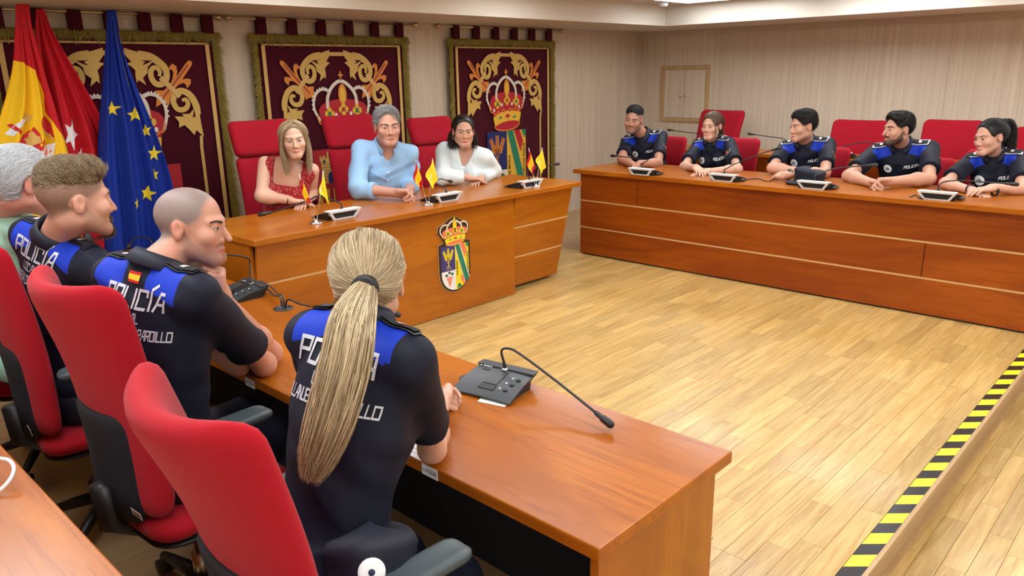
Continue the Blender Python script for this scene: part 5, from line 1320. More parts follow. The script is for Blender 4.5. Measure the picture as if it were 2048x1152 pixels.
# ------------------------------------------------------------------ tapestries
def tapestry(label, xl, xr, ztop, zbot, kind, nt_):
    yb=YW-.05; w=xr-xl; t=empty('tapestry',((xl+xr)/2,yb,zbot)); tag(t,label,'tapestry','heraldic tapestries on the back wall'); t.location=(0,0,0)
    # hanging cloth with faint waves
    nu,nv=40,30; V=[];F=[]
    wav=lambda u,v: .006*math.sin(u*19+v*2)*v+.004*math.sin(u*7)
    for j in range(nv+1):
        for i in range(nu+1):
            u,v=i/nu,j/nv; V.append((xl+u*w,yb+wav(u,v),ztop-v*(ztop-zbot)))
    for j in range(nv):
        for i in range(nu): a=j*(nu+1)+i; F.append((a,a+nu+1,a+nu+2,a+1))
    n0=len(V); V+= [(x,y+.006,z) for x,y,z in V]; F+=[tuple(i+n0 for i in f[::-1]) for f in F]
    mesh_np('cloth',np.array(V),F,'velvet',t,True)
    # gold bands: frame a little inside the edge
    xm=(xl+xr)/2; M=frame((xm,yb-.012,ztop),(1,0,0),(0,0,1)); hw=w/2; H=ztop-zbot
    M=frame((xm,yb-.013,ztop),(1,0,0),(0,0,1))      # local x right, y up, z toward the room (-y)
    b0,b1=hw-.105,hw-.075
    applique('border_band',[[(-b1,-.072),(b1,-.072),(b1,-.085),(-b1,-.085)]],'gold_band',t,M,0)
    for s in (-1,1): applique('border_band',[[(s*b0,-.08),(s*b1,-.08),(s*b1,-H),(s*b0,-H)]],'gold_band',t,M,.0)
    # ornament, drawn for the left half and mirrored
    sx,sy=.00078*w/1.477,.000748*w/1.477
    for s in (-1,1):
        T=lambda x,y: (s*(955-x)*-1*sx if s<0 else (955-x)*sx, -(y-30)*sy)
        T=(lambda sgn: (lambda x,y: (sgn*(x-955)*sx, -(y-30)*sy)))(1 if s<0 else -1)
        TT=lambda L: [T(*p) for p in L]
        plume=TT([(285,300),(312,288),(340,308),(450,440),(432,385),(436,340),(468,318),(500,345),(505,372),(480,368),(468,400),(490,470),(530,520),(580,560),(652,558),(645,610),(665,705),(600,668),(545,692),(530,620),(490,560),(440,510),(390,490),(370,505),(360,542),(322,500),(318,462),(350,452),(400,465),(340,390),(290,330)])
        cxp=sum(p[0] for p in plume)/len(plume); 
        applique('plume_edge',[plume],'gold_band',t,M,.001)
        applique('plume',[[(p[0]*.985+cxp*.015,p[1]-.0015*(1 if p[1]>-.35 else -1)) for p in plume]],'orange_cloth',t,M,.0022)
        applique('plume_vein',ribbon(TT([(330,330),(470,490),(600,630)]),.012,8),'berry',t,M,.0042)
        applique('upper_scroll',ribbon(TT([(760,235),(660,255),(580,310),(535,370),(540,450),(590,500),(645,490),(672,430),(660,370),(620,350),(590,385),(600,430)]),(.05,.052,.05,.045,.042,.04,.04,.038,.034,.03,.028,.02),46),'gold_thread',t,M,.003)
        applique('upper_leaf',[TT([(870,180),(790,205),(700,232),(610,262),(640,300),(690,345),(700,400),(745,440),(725,505),(782,460),(802,482),(806,420),(800,372),(832,338),(866,315),(822,300),(862,250),(868,215)])],'gold_thread',t,M,.0045)
        applique('leaf_eye',[TT([(645,290),(740,285),(705,300),(735,330),(700,318)])],'velvet',t,M,.0065)
        applique('lower_scroll',ribbon(TT([(295,790),(300,700),(345,605),(420,565),(480,595),(505,660),(475,730),(410,735),(372,690),(390,645),(425,655)]),(.05,.05,.046,.043,.042,.04,.038,.036,.032,.028,.02),44),'gold_thread',t,M,.003)
        applique('lower_leaf',[TT([(262,1003),(272,880),(276,780),(330,740),(370,780),(445,778),(420,802),(512,798),(478,850),(485,902),(430,882),(395,922),(350,982),(325,935)])],'gold_thread',t,M,.0045)
        applique('leaf_eye',[TT([(322,740),(348,820),(330,805),(318,825)])],'velvet',t,M,.0065)
        applique('scroll_rod',ribbon(TT([(592,440),(440,618)]),.036,4),'gold_band',t,M,.006)
        applique('stem_band',[TT([(268,990),(298,990),(308,1100),(278,1100)])],'gold_band',t,M,.0005)
        applique('stem_band',[[T(278,1100),T(308,1100),(T(308,0)[0],-H),(T(278,0)[0],-H)]],'gold_band',t,M,.0005)
    applique('arch_band',[[( -.075*w/1.477,-.130*w/1.477),(.075*w/1.477,-.130*w/1.477),(.075*w/1.477,-.160*w/1.477),(-.075*w/1.477,-.160*w/1.477)]],'gold_band',t,M,.002)
    crown(t,M,.02 if kind!='town' else 0,-.575,.545,.001)
    if kind=='town': town_shield(t,M,-.285,.285,-.89,-1.60,.001)
    else:
        sh=empty('shield'); sh.parent=t; x0,x1,y1,y0=-.30,.34,-.90,-1.55
        applique('red_quarter',[[(x0,y1),(0,y1),(0,-1.22),(x0,-1.22)]],'red_cloth',sh,M,.001); applique('second_quarter',[[(0,y1),(x1,y1),(x1,-1.22),(0,-1.22)]],'red_cloth',sh,M,.001)
        applique('striped_base',[[(x0,-1.22),(x1,-1.22),(x1,-1.4),(0,y0),(x0,-1.4)]],'red_cloth',sh,M,.001)
        for i in range(4): applique('stripe',[[(x0+.03+i*.07,-1.225),(x0+.06+i*.07,-1.225),(x0+.06+i*.07,-1.40-.02*i),(x0+.03+i*.07,-1.40-.02*i)]],'yellow_cloth',sh,M,.0025)
        ct=applique('castle',[[(-.23,-1.18),(-.23,-1.00),(-.24,-.99),(-.24,-.95),(-.225,-.95),(-.225,-.965),(-.21,-.965),(-.21,-.95),(-.19,-.95),(-.19,-.97),(-.17,-.97),(-.17,-.92),(-.15,-.92),(-.15,-.935),(-.13,-.935),(-.13,-.92),(-.11,-.92),(-.11,-.935),(-.09,-.935),(-.09,-.92),(-.07,-.92),(-.07,-1.18)]],'gold_thread',sh,M,.0025)
        applique('castle_door',[[(-.17,-1.18),(-.17,-1.11),(-.15,-1.085),(-.125,-1.085),(-.105,-1.11),(-.105,-1.18)]],'blue_cloth',sh,M,.0045); applique('castle_window',[ellp(-.20,-1.0,.012,.016,10),ellp(-.13,-.985,.016,.022,10),ellp(-.135,-1.05,.012,.014,10)],'blue_cloth',sh,M,.0045)
        for i in range(6): applique('masonry_line',[[(-.228,-1.02-i*.026),(-.072,-1.02-i*.026),(-.072,-1.024-i*.026),(-.228,-1.024-i*.026)]],'berry',sh,M,.004)
        pc=applique('column',[[(-.47,-1.50),(-.47,-1.0),(-.41,-1.0),(-.41,-1.50)]],'cream',sh,M,.001); applique('capital',[[(-.485,-1.0),(-.485,-.975),(-.46,-.965),(-.46,-.90),(-.42,-.90),(-.42,-.965),(-.395,-.975),(-.395,-1.0)]],'orange_cloth',sh,M,.0025)
        applique('scroll_label',[[(-.50,-1.15),(-.38,-1.13),(-.38,-1.20),(-.50,-1.22)]],'red_cloth',sh,M,.003)
        crown(sh,M,-.44,-.83,.145,.002,('red_cloth','orange_cloth','coral','coral','coral'),False)
    # fringe along top and sides
    rs=np.random.default_rng(int(xl*100)); L=[]
    def fr(p0,p1,d,n,ln):
        s=rs.random((n,1)); B=np.array(p0)+(np.array(p1)-np.array(p0))*s; dd=np.array(d)+rs.normal(0,.22,(n,3))*np.array([1,.35,1]); B=B+rs.normal(0,.003,(n,3)); l=ln*rs.uniform(.75,1.15,(n,1))
        return np.stack([B,B+dd*l*.5+np.array([0,-.008,0]),B+dd*l+np.array([0,-.004,0])],1)
    top=fr((xl-.02,yb-.008,ztop),(xr+.02,yb-.008,ztop),(0,-.1,-1),2200,.058); le=fr((xl+.045,yb-.008,ztop-.02),(xl+.045,yb-.008,zbot),(-.75,-.1,-.75),2200,.062); ri=fr((xr-.045,yb-.008,ztop-.02),(xr-.045,yb-.008,zbot),(.75,-.1,-.75),2200,.062)
    L=np.concatenate([top,le,ri]); tcol=rs.random((len(L),1)); C=np.array([.24,.165,.02])*(1-tcol)+np.array([.50,.38,.07])*tcol
    o=strand_mesh('fringe',L,.0017,C,'hair',t,.7); o['kind']='stuff'
    # tabs
    for i in range(nt_):
        x=xl+.05+(w-.16)*i/(nt_-1); tw=.085
        P=[(0,-.010,ztop-.01),(0,-.014,ztop+.05),(0,-.015,ZR),(0,-.006,ZR+.013),(0,.010,ZR+.012),(0,.016,ZR),(0,.012,ztop-.01)]
        V=[];F=[]
        for (a,b,c) in P:
            for s in (-1,1): V.append((x+tw/2+s*tw/2*(1-.06*(c-ztop)/.1),YRD+b,c))
        for k in range(len(P)-1): F.append((2*k,2*k+1,2*k+3,2*k+2))
        o=mesh_np('hanging_tab',np.array(V),F,'velvet',t,False)
        md=o.modifiers.new('thick','SOLIDIFY'); md.thickness=.003
    return t
ZR,YRD=1.978,YW-.055
def curtain_rod(label,x0,x1):
    t=empty('curtain_rod',((x0+x1)/2,YRD,ZR)); tag(t,label,'rod','brass rods above the tapestries'); h=(x1-x0)/2
    tube('rod',[(-h,0,0),(h,0,0)],.0085,'brass',t,12)
    for s in (-1,1):
        M=Matrix.Translation((s*h,0,0))@Matrix.Rotation(s*PI/2,4,'Y')
        lathe('finial',[(.009,0),(.016,.004),(.016,.010),(.010,.014),(.022,.026),(.026,.036),(.020,.047),(.006,.052),(0,.053)],'brass',t,16,M)
    for x in (-h*.8,0,h*.8): box('bracket',(x-.008,0,-.012),(x+.008,.055,.006),'brass',t,.003)
curtain_rod('brass rod above the left tapestry behind the flags',1.15,2.79); curtain_rod('brass rod above the middle tapestry',2.93,4.63); curtain_rod('brass rod above the right tapestry',4.96,6.66)
tapestry('crimson tapestry with gold scrolls, partly hidden by the three flags',1.33,2.80,1.873,.30,'realm',7)
tapestry('crimson tapestry with crown and castle behind the woman in red and man in blue',3.06,4.54,1.873,.30,'realm',6)
tapestry('crimson tapestry with crown, wheat and motto shield behind the woman in white',5.05,6.545,1.873,.30,'town',6)
# ------------------------------------------------------------------ painted arms on the head desk
t=empty('coat_of_arms',(3.31,YP-.012,.20)); tag(t,'painted coat of arms plaque with crown mounted on the head desk front','plaque'); t.location=(0,0,0)
e=[atY(*p,YP-.01) for p in ((906,432),(876,493),(940,486),(908,585))]; xc=(e[1][0]+e[2][0])/2; wS=e[2][0]-e[1][0]; zt=e[1][2]; zb=e[3][2]; zcr=e[0][2]
M=frame((xc,YP-.001,0),(1,0,0),(0,0,1))
hw=wS/2
back=[(-hw,zt+.0),(-hw*.62,zt+.012),(-hw*.80,zt+.045),(-hw*1.02,zt+.085),(-hw*.95,zt+.125),(-hw*.6,zt+.140),(-hw*.25,zt+.165),(0,zcr),(hw*.25,zt+.165),(hw*.6,zt+.140),(hw*.95,zt+.125),(hw*1.02,zt+.085),(hw*.80,zt+.045),(hw*.62,zt+.012),(hw,zt)]+[(hw*math.cos(a),zb+hw+hw*math.sin(a)) for a in np.linspace(0,-PI,18)]
applique('edge',[[(x*1.0,y) for x,y in back]],'strip_pale',t,M,0,.006); applique('board',[[(x*.97,y*.985+.015*.45) for x,y in back]],'dark_edge',t,M,.0062,.004)
crown(t,M,0,zt+.083,wS*.86,.0105,('coral','lemon','yellow_cloth','cream','cream'),False,.68)
town_shield(t,M,-hw*.86,hw*.86,zt-.012,zb+.018,.0105,True,'grapes')
# ================================================================== the three big flags
def flag_mat(name, c1, c2, rough=.75):
    m, nt, b = nt_new(name); a = N(nt,'ShaderNodeAttribute',attribute_name='mask'); gt = N(nt,'ShaderNodeMath',operation='GREATER_THAN'); gt.inputs[1].default_value=0.0
    nt.links.new(a.outputs['Fac'],gt.inputs[0]); mx=N(nt,'ShaderNodeMix',data_type='RGBA'); mx.inputs[6].default_value=rgba(c1); mx.inputs[7].default_value=rgba(c2)
    nt.links.new(gt.outputs[0],mx.inputs[0]); nt.links.new(mx.outputs[2],b.inputs['Base Color']); b.inputs['Roughness'].default_value=rough; b.inputs['Specular IOR Level'].default_value=.25
    return m
flag_mat('spain',(.50,.010,.018),(.86,.52,.012)); flag_mat('madrid',(.50,.008,.018),(.50,.008,.018)); flag_mat('europe',(.006,.028,.27),(.006,.028,.27))
def draped(label, mat, yp, left, right, folds, amp, pole, maskf=None, foot=.05, seed=1):
    """flag hanging in folds from a pole: left/right edges traced as (px,py) from the finial down"""
    nu,nv=64,60; Lp=smooth_path([(*p,0) for p in left],nv+1)[:,:2]; Rp=smooth_path([(*p,0) for p in right],nv+1)[:,:2]
    V=[];mk=[];F=[]; r=random.Random(seed); ph=[r.random()*6 for _ in range(4)]
    for j in range(nv+1):
        v=j/nv
        for i in range(nu+1):
            u=i/nu; p=Lp[j]*(1-u)+Rp[j]*u; q=atY(p[0],p[1],yp)
            wdt=min(1,v*2.2); a=amp*wdt
            dy=a*(math.sin(u*folds*PI*2+ph[0]+.8*math.sin(v*3+ph[1]))+.45*math.sin(u*folds*PI*3.7+ph[2]+v*2))-.05*math.sin(u*PI)*wdt
            V.append((q[0],yp+dy,q[2])); mk.append(maskf(p[0],p[1]) if maskf else -1.0)
    for j in range(nv):
        for i in range(nu): a=j*(nu+1)+i; F.append((a,a+nu+1,a+nu+2,a+1))
    V=np.array(V); t=empty('flag',(pole[0],pole[1],ZLOW)); tag(t,label,'flag','large flags beside the head desk'); t.location=(0,0,0)
    o=mesh_np('cloth',V,F,mat,t,True,cols={'mask':np.array(mk)}); md=o.modifiers.new('thick','SOLIDIFY'); md.thickness=.0015
    top=V[:nu+1].mean(0)
    tube('pole',[(pole[0],pole[1],foot),(top[0],top[1]+.01,top[2]-.04)],.013,'brass',t,10)
    lathe('base',[(.14,0),(.14,.015),(.10,.035),(.03,.045),(.02,.07),(0,.07)],'brass',t,24,Matrix.Translation((pole[0],pole[1],foot-.05)))
    bvh=BVHTree.FromPolygons([tuple(map(float,v)) for v in V],[tuple(f) for f in F])
    return t,o,bvh
def on_flag(name,o,bvh,yp,polys,mat,off=.003,sub=3):
    """polygons given in photo pixels, cast straight onto the cloth"""
    V=[];F=[]
    for poly in polys:
        P=[(np.array(a)*(1-k/sub)+np.array(b)*k/sub) for a,b in zip(poly,poly[1:]+poly[:1]) for k in range(sub)]
        c=np.mean(np.array(poly),0); ring=[]
        def put(p,e):
            q=atY(p[0],p[1],yp); h=bvh.ray_cast(Vector((q[0],yp-.6,q[2])),Vector((0,1,0)),1.4)
            if h[0] is None: V.append((q[0],yp-.02,q[2]))
            else: V.append((h[0].x,h[0].y-e,h[0].z))
            return len(V)-1
        rings=[[put(p*(1-s)+c*s,off) for p in P] for s in (0,.35,.7)]; ci=put(c,off); n=len(P)
        for a,b in zip(rings[:-1],rings[1:]):
            for i in range(n): F.append((a[i],a[(i+1)%n],b[(i+1)%n],b[i]))
        for i in range(n): F.append((rings[-1][i],rings[-1][(i+1)%n],ci))
    return mesh_np(name,np.array(V),F,mat,o,True)
# Madrid (red with white stars), behind
tM,oM,bM=draped('red flag with white stars between the Spanish and European flags','madrid',5.22,[(72,18),(70,90),(66,200),(60,330),(50,520),(45,640)],[(88,18),(108,70),(165,170),(222,275),(262,390),(290,500),(310,640)],3.5,.030,(1.78,5.24),seed=4,foot=0.05)
for cx_,cy_,r_,s_ in ((136,268,34,.55),(158,314,20,.5),(192,322,16,.6),(236,398,46,.62)):
    on_flag('star',oM,bM,5.22,[[(cx_+(p[0])*s_,cy_-p[1]) for p in star(0,0,r_,5,.42,PI/2-.35)]],'flag_white')
# Spain, in front on the left
bound=smooth_path([(20,118,0),(48,128,0),(72,150,0),(86,190,0),(90,225,0),(112,258,0),(134,290,0),(142,330,0),(150,420,0)],40)[:,:2]
def sp_mask(x,y):
    yb=np.interp(x,bound[:,0],bound[:,1]); return (y-yb)/60.0
tS,oS,bS=draped('red and yellow flag with a coat of arms, at the left edge','spain',5.08,[(32,8),(30,60),(26,130),(14,190),(-8,270),(-30,360),(-60,520),(-70,640)],[(58,8),(66,60),(92,150),(118,230),(142,310),(160,420),(175,520),(180,640)],3.2,.026,(1.52,5.10),sp_mask,seed=2,foot=.05)
w_=lambda L: [[(x,y) for x,y in p] for p in L]
on_flag('shield_quarter',oS,bS,5.08,[[(30,283),(62,253),(90,290),(56,318)]],'flag_red',.004); on_flag('shield_quarter',oS,bS,5.08,[[(84,292),(106,285),(103,318),(76,322),(68,306)]],'flag_white',.004)
on_flag('shield_stripe',oS,bS,5.08,[[(4+i*9,303-i*4),(9+i*9,299-i*4),(26+i*6,306-i*1),(20+i*6,314)] for i in range(4)],'flag_red',.004); on_flag('shield_stripe',oS,bS,5.08,[[(8+i*9,300-i*4),(12+i*9,297-i*4),(29+i*6,305-i*1),(25+i*6,308)] for i in range(4)],'flag_white',.005)
on_flag('castle',oS,bS,5.08,[[(46,285),(44,274),(50,276),(54,264),(60,262),(66,270),(72,272),(74,284),(56,292)]],'gold_thread',.006)
on_flag('lion',oS,bS,5.08,[[(78,308),(84,298),(90,290),(96,294),(93,300),(102,300),(96,308),(88,315),(80,314)]],'coral',.006)
on_flag('medallion',oS,bS,5.08,[ellp(57,301,12,10,14)],'ink',.007); on_flag('medallion_charge',oS,bS,5.08,[ellp(57,301,4,4,8),ellp(51,301,2.5,2.5,8),ellp(63,301,2.5,2.5,8)],'star_gold',.008)
on_flag('column',oS,bS,5.08,[[(8,268),(38,236),(50,240),(22,272)]],'flag_white',.004); on_flag('column_band',oS,bS,5.08,[[(12,250),(20,247),(40,262),(34,268)]],'flag_red',.006); on_flag('column_top',oS,bS,5.08,[[(40,236),(50,226),(60,232),(54,243)]],'gold_thread',.006)
on_flag('crown',oS,bS,5.08,[[(74,240),(80,230),(90,234),(97,246),(104,276),(96,268),(86,262),(76,256)]],'flag_red',.005); on_flag('crown_band',oS,bS,5.08,[[(76,254),(86,260),(98,268),(104,282),(94,272),(80,264)]],'gold_thread',.006)
# Europe
tE,oE,bE=draped('blue flag with a ring of yellow stars, right of the red flags','europe',5.12,[(214,20),(212,80),(206,170),(201,250),(200,330),(206,420),(214,500),(220,620)],[(232,20),(240,80),(262,150),(292,225),(318,295),(338,360),(350,430),(356,520),(360,620)],3.4,.030,(2.10,5.15),seed=9,foot=.05)
for cx_,cy_,r_,s_,ro in ((222,218,16,.95,.05),(263,229,16,.80,.15),(291,262,15,.70,.25),(307,307,17,.80,.0),(308,350,14,.66,.2),(290,386,17,.78,-.1),(264,404,13,.42,.2)):
    on_flag('star',oE,bE,5.12,[[(cx_+p[0]*s_,cy_-p[1]) for p in star(0,0,r_,5,.40,PI/2+ro)]],'star_gold')
# ================================================================== microphones and small things on the desks
plain('unit_grey', (.035,.042,.050), .42, noise=.05, nscale=200); plain('unit_silver', (.76,.80,.83), .4); plain('screen', (.012,.016,.020), .35); plain('button_black', (.006,.006,.007), .4); plain('print_white', (.75,.78,.80), .5); plain('teal', (.01,.22,.34), .5)
def mic_unit(label, loc, rz, neck, head_n=True, detail=True, group='conference microphones'):
    """loc: centre of the foot on the desk; local +x points away from the user; neck: world points of the gooseneck (from the stem up)"""
    t=empty('conference_microphone',loc,R_(rz)); tag(t,label,'microphone',group)
    Mi=(Matrix.Translation(loc)@Matrix.Rotation(R_(rz),4,'Z')).inverted()
    W=.115; x0,x1=-.080,.085
    # body: black wedge
    P=[(x0,.004),(x0+.02,0),(x1-.02,0),(x1-.012,.046),(x0,.010)]
    V=[];F=[]
    for s in (-1,1):
        for x,z in P: V.append((x,s*W*.86,z))
    n=len(P); F=[tuple(range(n)),tuple(range(2*n-1,n-1,-1))]+[(i,n+i,n+(i+1)%n,(i+1)%n) for i in range(n)]
    mesh_np('body',np.array(V),[f[::-1] for f in F],'black_plastic',t,False)
    # curved top panel facing the user
    nu,nv=10,8;V=[];F=[]
    for k in (0,1):
        for j in range(nv+1):
            for i in range(nu+1):
                u,v=i/nu*2-1,j/nv; x=x0-.004+(x1-x0+.004)*v; z=.012+.040*v+.006*math.sin(v*PI)-.004*u*u-(.006 if k else 0); V.append((x,u*W*(1-.06*v),z))
    m=(nu+1)*(nv+1)
    for j in range(nv):
        for i in range(nu): a=j*(nu+1)+i; F.append((a,a+nu+1,a+nu+2,a+1)[::-1] if False else (a,a+1,a+nu+2,a+nu+1)); F.append((m+a,m+a+nu+1,m+a+nu+2,m+a+1))
    def bd():
        top=[i for i in range(nu+1)]; right=[j*(nu+1)+nu for j in range(nv+1)]; bot=[nv*(nu+1)+i for i in range(nu,-1,-1)]; left=[j*(nu+1) for j in range(nv,-1,-1)]
        return top+right[1:]+bot[1:]+left[1:-1]
    B=bd()
    for a,b in zip(B,B[1:]+B[:1]): F.append((a,m+a,m+b,b))
    pn=mesh_np('top_panel',np.array(V),F,'unit_grey',t,False)
    tz=lambda x: .012+.040*((x-x0+.004)/(x1-x0+.004))+.006*math.sin((x-x0+.004)/(x1-x0+.004)*PI)+.0008
    def flat(name,xa,xb,ya,yb,mat,par,th=.0015):
        V=[];n=4
        for k in range(n+1):
            x=xa+(xb-xa)*k/n
            for y in (ya,yb): V.append((x,y,tz(x)-.0015)); V.append((x,y,tz(x)+th-.004*max(abs(ya),abs(yb))**2/W**2))
        F=[]
        for k in range(n):
            a=4*k; F+=[(a+1,a+5,a+7,a+3),(a,a+4,a+5,a+1),(a+2,a+3,a+7,a+6)]
        F+=[(0,1,3,2),(4*n,4*n+2,4*n+3,4*n+1)]
        return mesh_np(name,np.array(V),F,mat,par,False)
    # silver rear frame with a dark socket recess (seen from across the desk)
    fr=bmesh.new(); yo,yi,bo,bi=W*.97,W*.80,W*.66,W*.56
    for q in ([(-yo,.054),(yo,.054),(yi,.043),(-yi,.043)],[(-yo,.054),(-yi,.043),(-bi,.008),(-bo,.001)],[(yo,.054),(bo,.001),(bi,.008),(yi,.043)],[(-bo,.001),(-bi,.008),(bi,.008),(bo,.001)]):
        f1=[fr.verts.new((x1-.020,y,z)) for y,z in q]; f2=[fr.verts.new((x1+.004+.25*z,y,z)) for y,z in q]
        fr.faces.new(f1); fr.faces.new(f2[::-1])
        for k in range(4): fr.faces.new((f1[k],f2[k],f2[(k+1)%4],f1[(k+1)%4]))
    bmesh.ops.recalc_face_normals(fr,faces=fr.faces)
    bm_obj('rear_frame',fr,'unit_grey' if detail else 'unit_silver',t)
    if not detail: box('rear_strip',(x1-.045,-W*.93,.046),(x1-.018,W*.93,.0545),'unit_grey' if detail else 'unit_silver',t,.002)
    box('socket_recess',(x1-.012,-W*.8,.008),(x1-.004,W*.8,.040),'black',t)
    if detail:
        flat('display',-.025,.058,-.026,.026,'screen',t); flat('push_button',-.052,-.030,-.030,.030,'button_black',t)
        for k,yy in enumerate((-.068,-.074,-.080)):
            xx=-.035+k*.030; 
            lathe('knob',[(.0085,0),(.0085,.003),(.007,.004),(0,.004)],'button_black',t,14,Matrix.Translation((xx,yy,tz(xx)-.004)))
            flat('icon',xx-.003,xx+.003,yy+.018,yy+.024,'print_white',t)
        text('brand_mark','BOSCH',.0105,'print_white',frame((.062,.066,tz(.062)+.0012),(0,-1,0),(1,0,.22)),t,bold=.0004); lathe('brand_ring',[(.0028,0),(.0042,0),(.0042,.0006),(.0028,.0006)],'print_white',t,12,Matrix.Translation((.062,.094,tz(.062)-.001)))
        for k in range(2): flat('small_button',.042,.050,.048+k*.016,.060+k*.016,'button_black',t)
    lathe('side_speaker',[(.026,0),(.026,.006),(.022,.008),(0,.008)],'unit_grey',t,20,Matrix.Translation((.005,W*1.0,.012)))
    lathe('stem_ring',[(.013,0),(.013,.004),(.009,.006),(.009,.007)],'chrome',t,16,Matrix.Translation((x1-.022,0,.050)))
    st=np.array([x1-.022,0,.050]); pts=[st,st+[0,0,.02]]+[np.array((Mi@Vector(tuple(p)))[:]) for p in neck]
    path=smooth_path(pts,34); L=len(path); rad=np.interp(np.linspace(0,1,L),[0,.06,.18,.22,.92,1],[.0095,.0075,.0055,.0042,.0042,.0042])
    tube('gooseneck',path,rad,'black_plastic',t,8)
    e=path[-1]; d=nrm(path[-1]-path[-4]); 
    tube('microphone_head',[e-d*.012,e-d*.004,e,e+d*.018,e+d*.026,e+d*.058,e+d*.066,e+d*.069],[.005,.0078,.0082,.0085,.0118,.0122,.0095,.004],'black_plastic',t,12)
    return t
# near desk: fully seen from the user's side
mic_unit('dark grey conference microphone with buttons on the near desk corner, nearest the camera',tuple(at(988,763,TL+.03)*V3(1,1,0)+V3(0,0,TL)),10,[at(1003,702,.665),at(1017,697,.675),at(1040,708,.670),at(1110,760,.625),at(1195,828,.583)])
mic_unit('dark grey conference microphone in front of the cropped-haired officer',tuple(at(478,580,TL+.03)*V3(1,1,0)+V3(0,0,TL)),-4,[V3(1.80,3.50,.66),V3(1.79,3.50,.70),V3(1.70,3.56,.72),V3(1.55,3.66,.70)])
mic_unit('dark grey conference microphone mostly hidden by the blonde policewoman',tuple(at(640,637,TL+.03)*V3(1,1,0)+V3(0,0,TL)),-4,[V3(1.86,2.80,.66),V3(1.86,2.77,.675),V3(1.855,2.70,.67),at(775,617,.60)])
mic_unit('dark grey conference microphone in front of the officer with the goatee',(1.66,4.50,TL),0,[V3(1.73,4.50,.655),V3(1.72,4.54,.675),V3(1.69,4.62,.67),at(262,486,.655)])
# head desk: rear of the units toward us
for (bx,by,pts,lb) in ((676,428,[(655,397),(640,392),(615,401),(560,420),(540,425)],'microphone with silver back in front of the woman in red'),(884,395,[(873,375),(872,366),(880,358),(893,361),(897,362)],'microphone with silver back in front of the man in blue'),(1050,368,[(1052,345),(1060,335),(1078,333),(1100,331),(1110,329)],'microphone with silver back at the right end of the head desk')):
    b_=at(bx,by,TD+.02); 
    mic_unit(lb,(b_[0],b_[1]+.02,TD),-90,[V3(b_[0],b_[1]-.02,TD+.09)]+[atY(x,y,b_[1]+dy) for (x,y),dy in zip(pts[1:],(.0,.04,.10,.12))],detail=False)
# right desk
for (bx,by,pts,lb) in ((1288,344,[(1300,330),(1296,320),(1280,318),(1245,313),(1232,312)],'microphone with silver back before the leaning officer'),(1452,356,[(1447,348),(1452,338),(1470,328),(1520,308),(1545,300)],'microphone with silver back before the fair-haired policewoman'),(1632,371,[(1636,360),(1644,346),(1665,338),(1720,332),(1735,331)],'microphone with silver back before the young officer'),(1878,392,[(1880,378),(1888,364),(1915,361),(1985,365),(2012,367)],'microphone with silver back before the policewoman at the right edge')):
    b_=at(bx,by,TD+.02)
    mic_unit(lb,(b_[0]+.03,b_[1],TD),0+180,[V3(b_[0]-.03,b_[1],TD+.09)]+[atX(x,y,b_[0]+dx) for (x,y),dx in zip(pts[1:],(0,.03,.06,.08))],detail=False)
# second row
b_=at(1704,307,.78); mic_unit('microphone with silver back on the second row desk',(7.14,b_[1],.765),180,[V3(7.1,b_[1],.86),atX(1722,285,7.12),atX(1745,286,7.16),atX(1780,291,7.2)],detail=False)
for (hx,hy,ex,ey,lb) in ((1346,261,1400,268,'thin gooseneck microphone on the second row desk, behind the fair-haired policewoman'),(1508,269,1565,277,'thin gooseneck microphone on the second row desk, behind the young officer')):
    h_=atX(hx,hy,7.2); e_=atX(ex,ey,7.2); mic_unit(lb,(7.2,e_[1]-.12,.765),180,[V3(7.12,e_[1]-.12,.86),V3(7.14,e_[1]-.06,e_[2]-.01),e_,(h_+e_)/2,h_],detail=False)
# --- small table flags
def mini_flag(parent,name,base,corners,yp,kind):
    """corners in photo pixels: tip, lower hoist, lower fly, upper fly"""
    A,B,C,D=[atY(x,y,yp) for x,y in corners]; tube('pole',[base,A+nrm(A-base)*.012],.0028,'chrome',parent,8)
    nu,nv=14,14; V=[];F=[];mk=[]
    for j in range(nv+1):
        for i in range(nu+1):
            u,v=i/nu,j/nv; p=(A*(1-v)+B*v)*(1-u)+(D*(1-v)+C*v)*u; p=p+V3(0,-.004-.012*math.sin(u*6.5+v*2)*u,0); V.append(p); mk.append(1.0 if kind=='y' else .26-abs(v-.5))
    for j in range(nv):
        for i in range(nu): a=j*(nu+1)+i; F.append((a,a+nu+1,a+nu+2,a+1))
    o=mesh_np(name,np.array(V),F,'mini_yellow' if kind=='y' else 'spain',parent,True,cols={'mask':np.array(mk)}); md=o.modifiers.new('thick','SOLIDIFY'); md.thickness=.0012
    c_=np.mean(V,0); bv=BVHTree.FromPolygons([tuple(map(float,v)) for v in V],[tuple(f) for f in F]); M=frame(tuple(c_),(1,0,0),(0,0,1))
    stick('crest',o,bv,M,disc_polys(.011,10,2,0,.004,.017),'crest_grey' if kind=='y' else 'orange_cloth',.002)
    return o
plain('mini_yellow',(.86,.70,.02),.6); plain('crest_grey',(.16,.15,.10),.6)
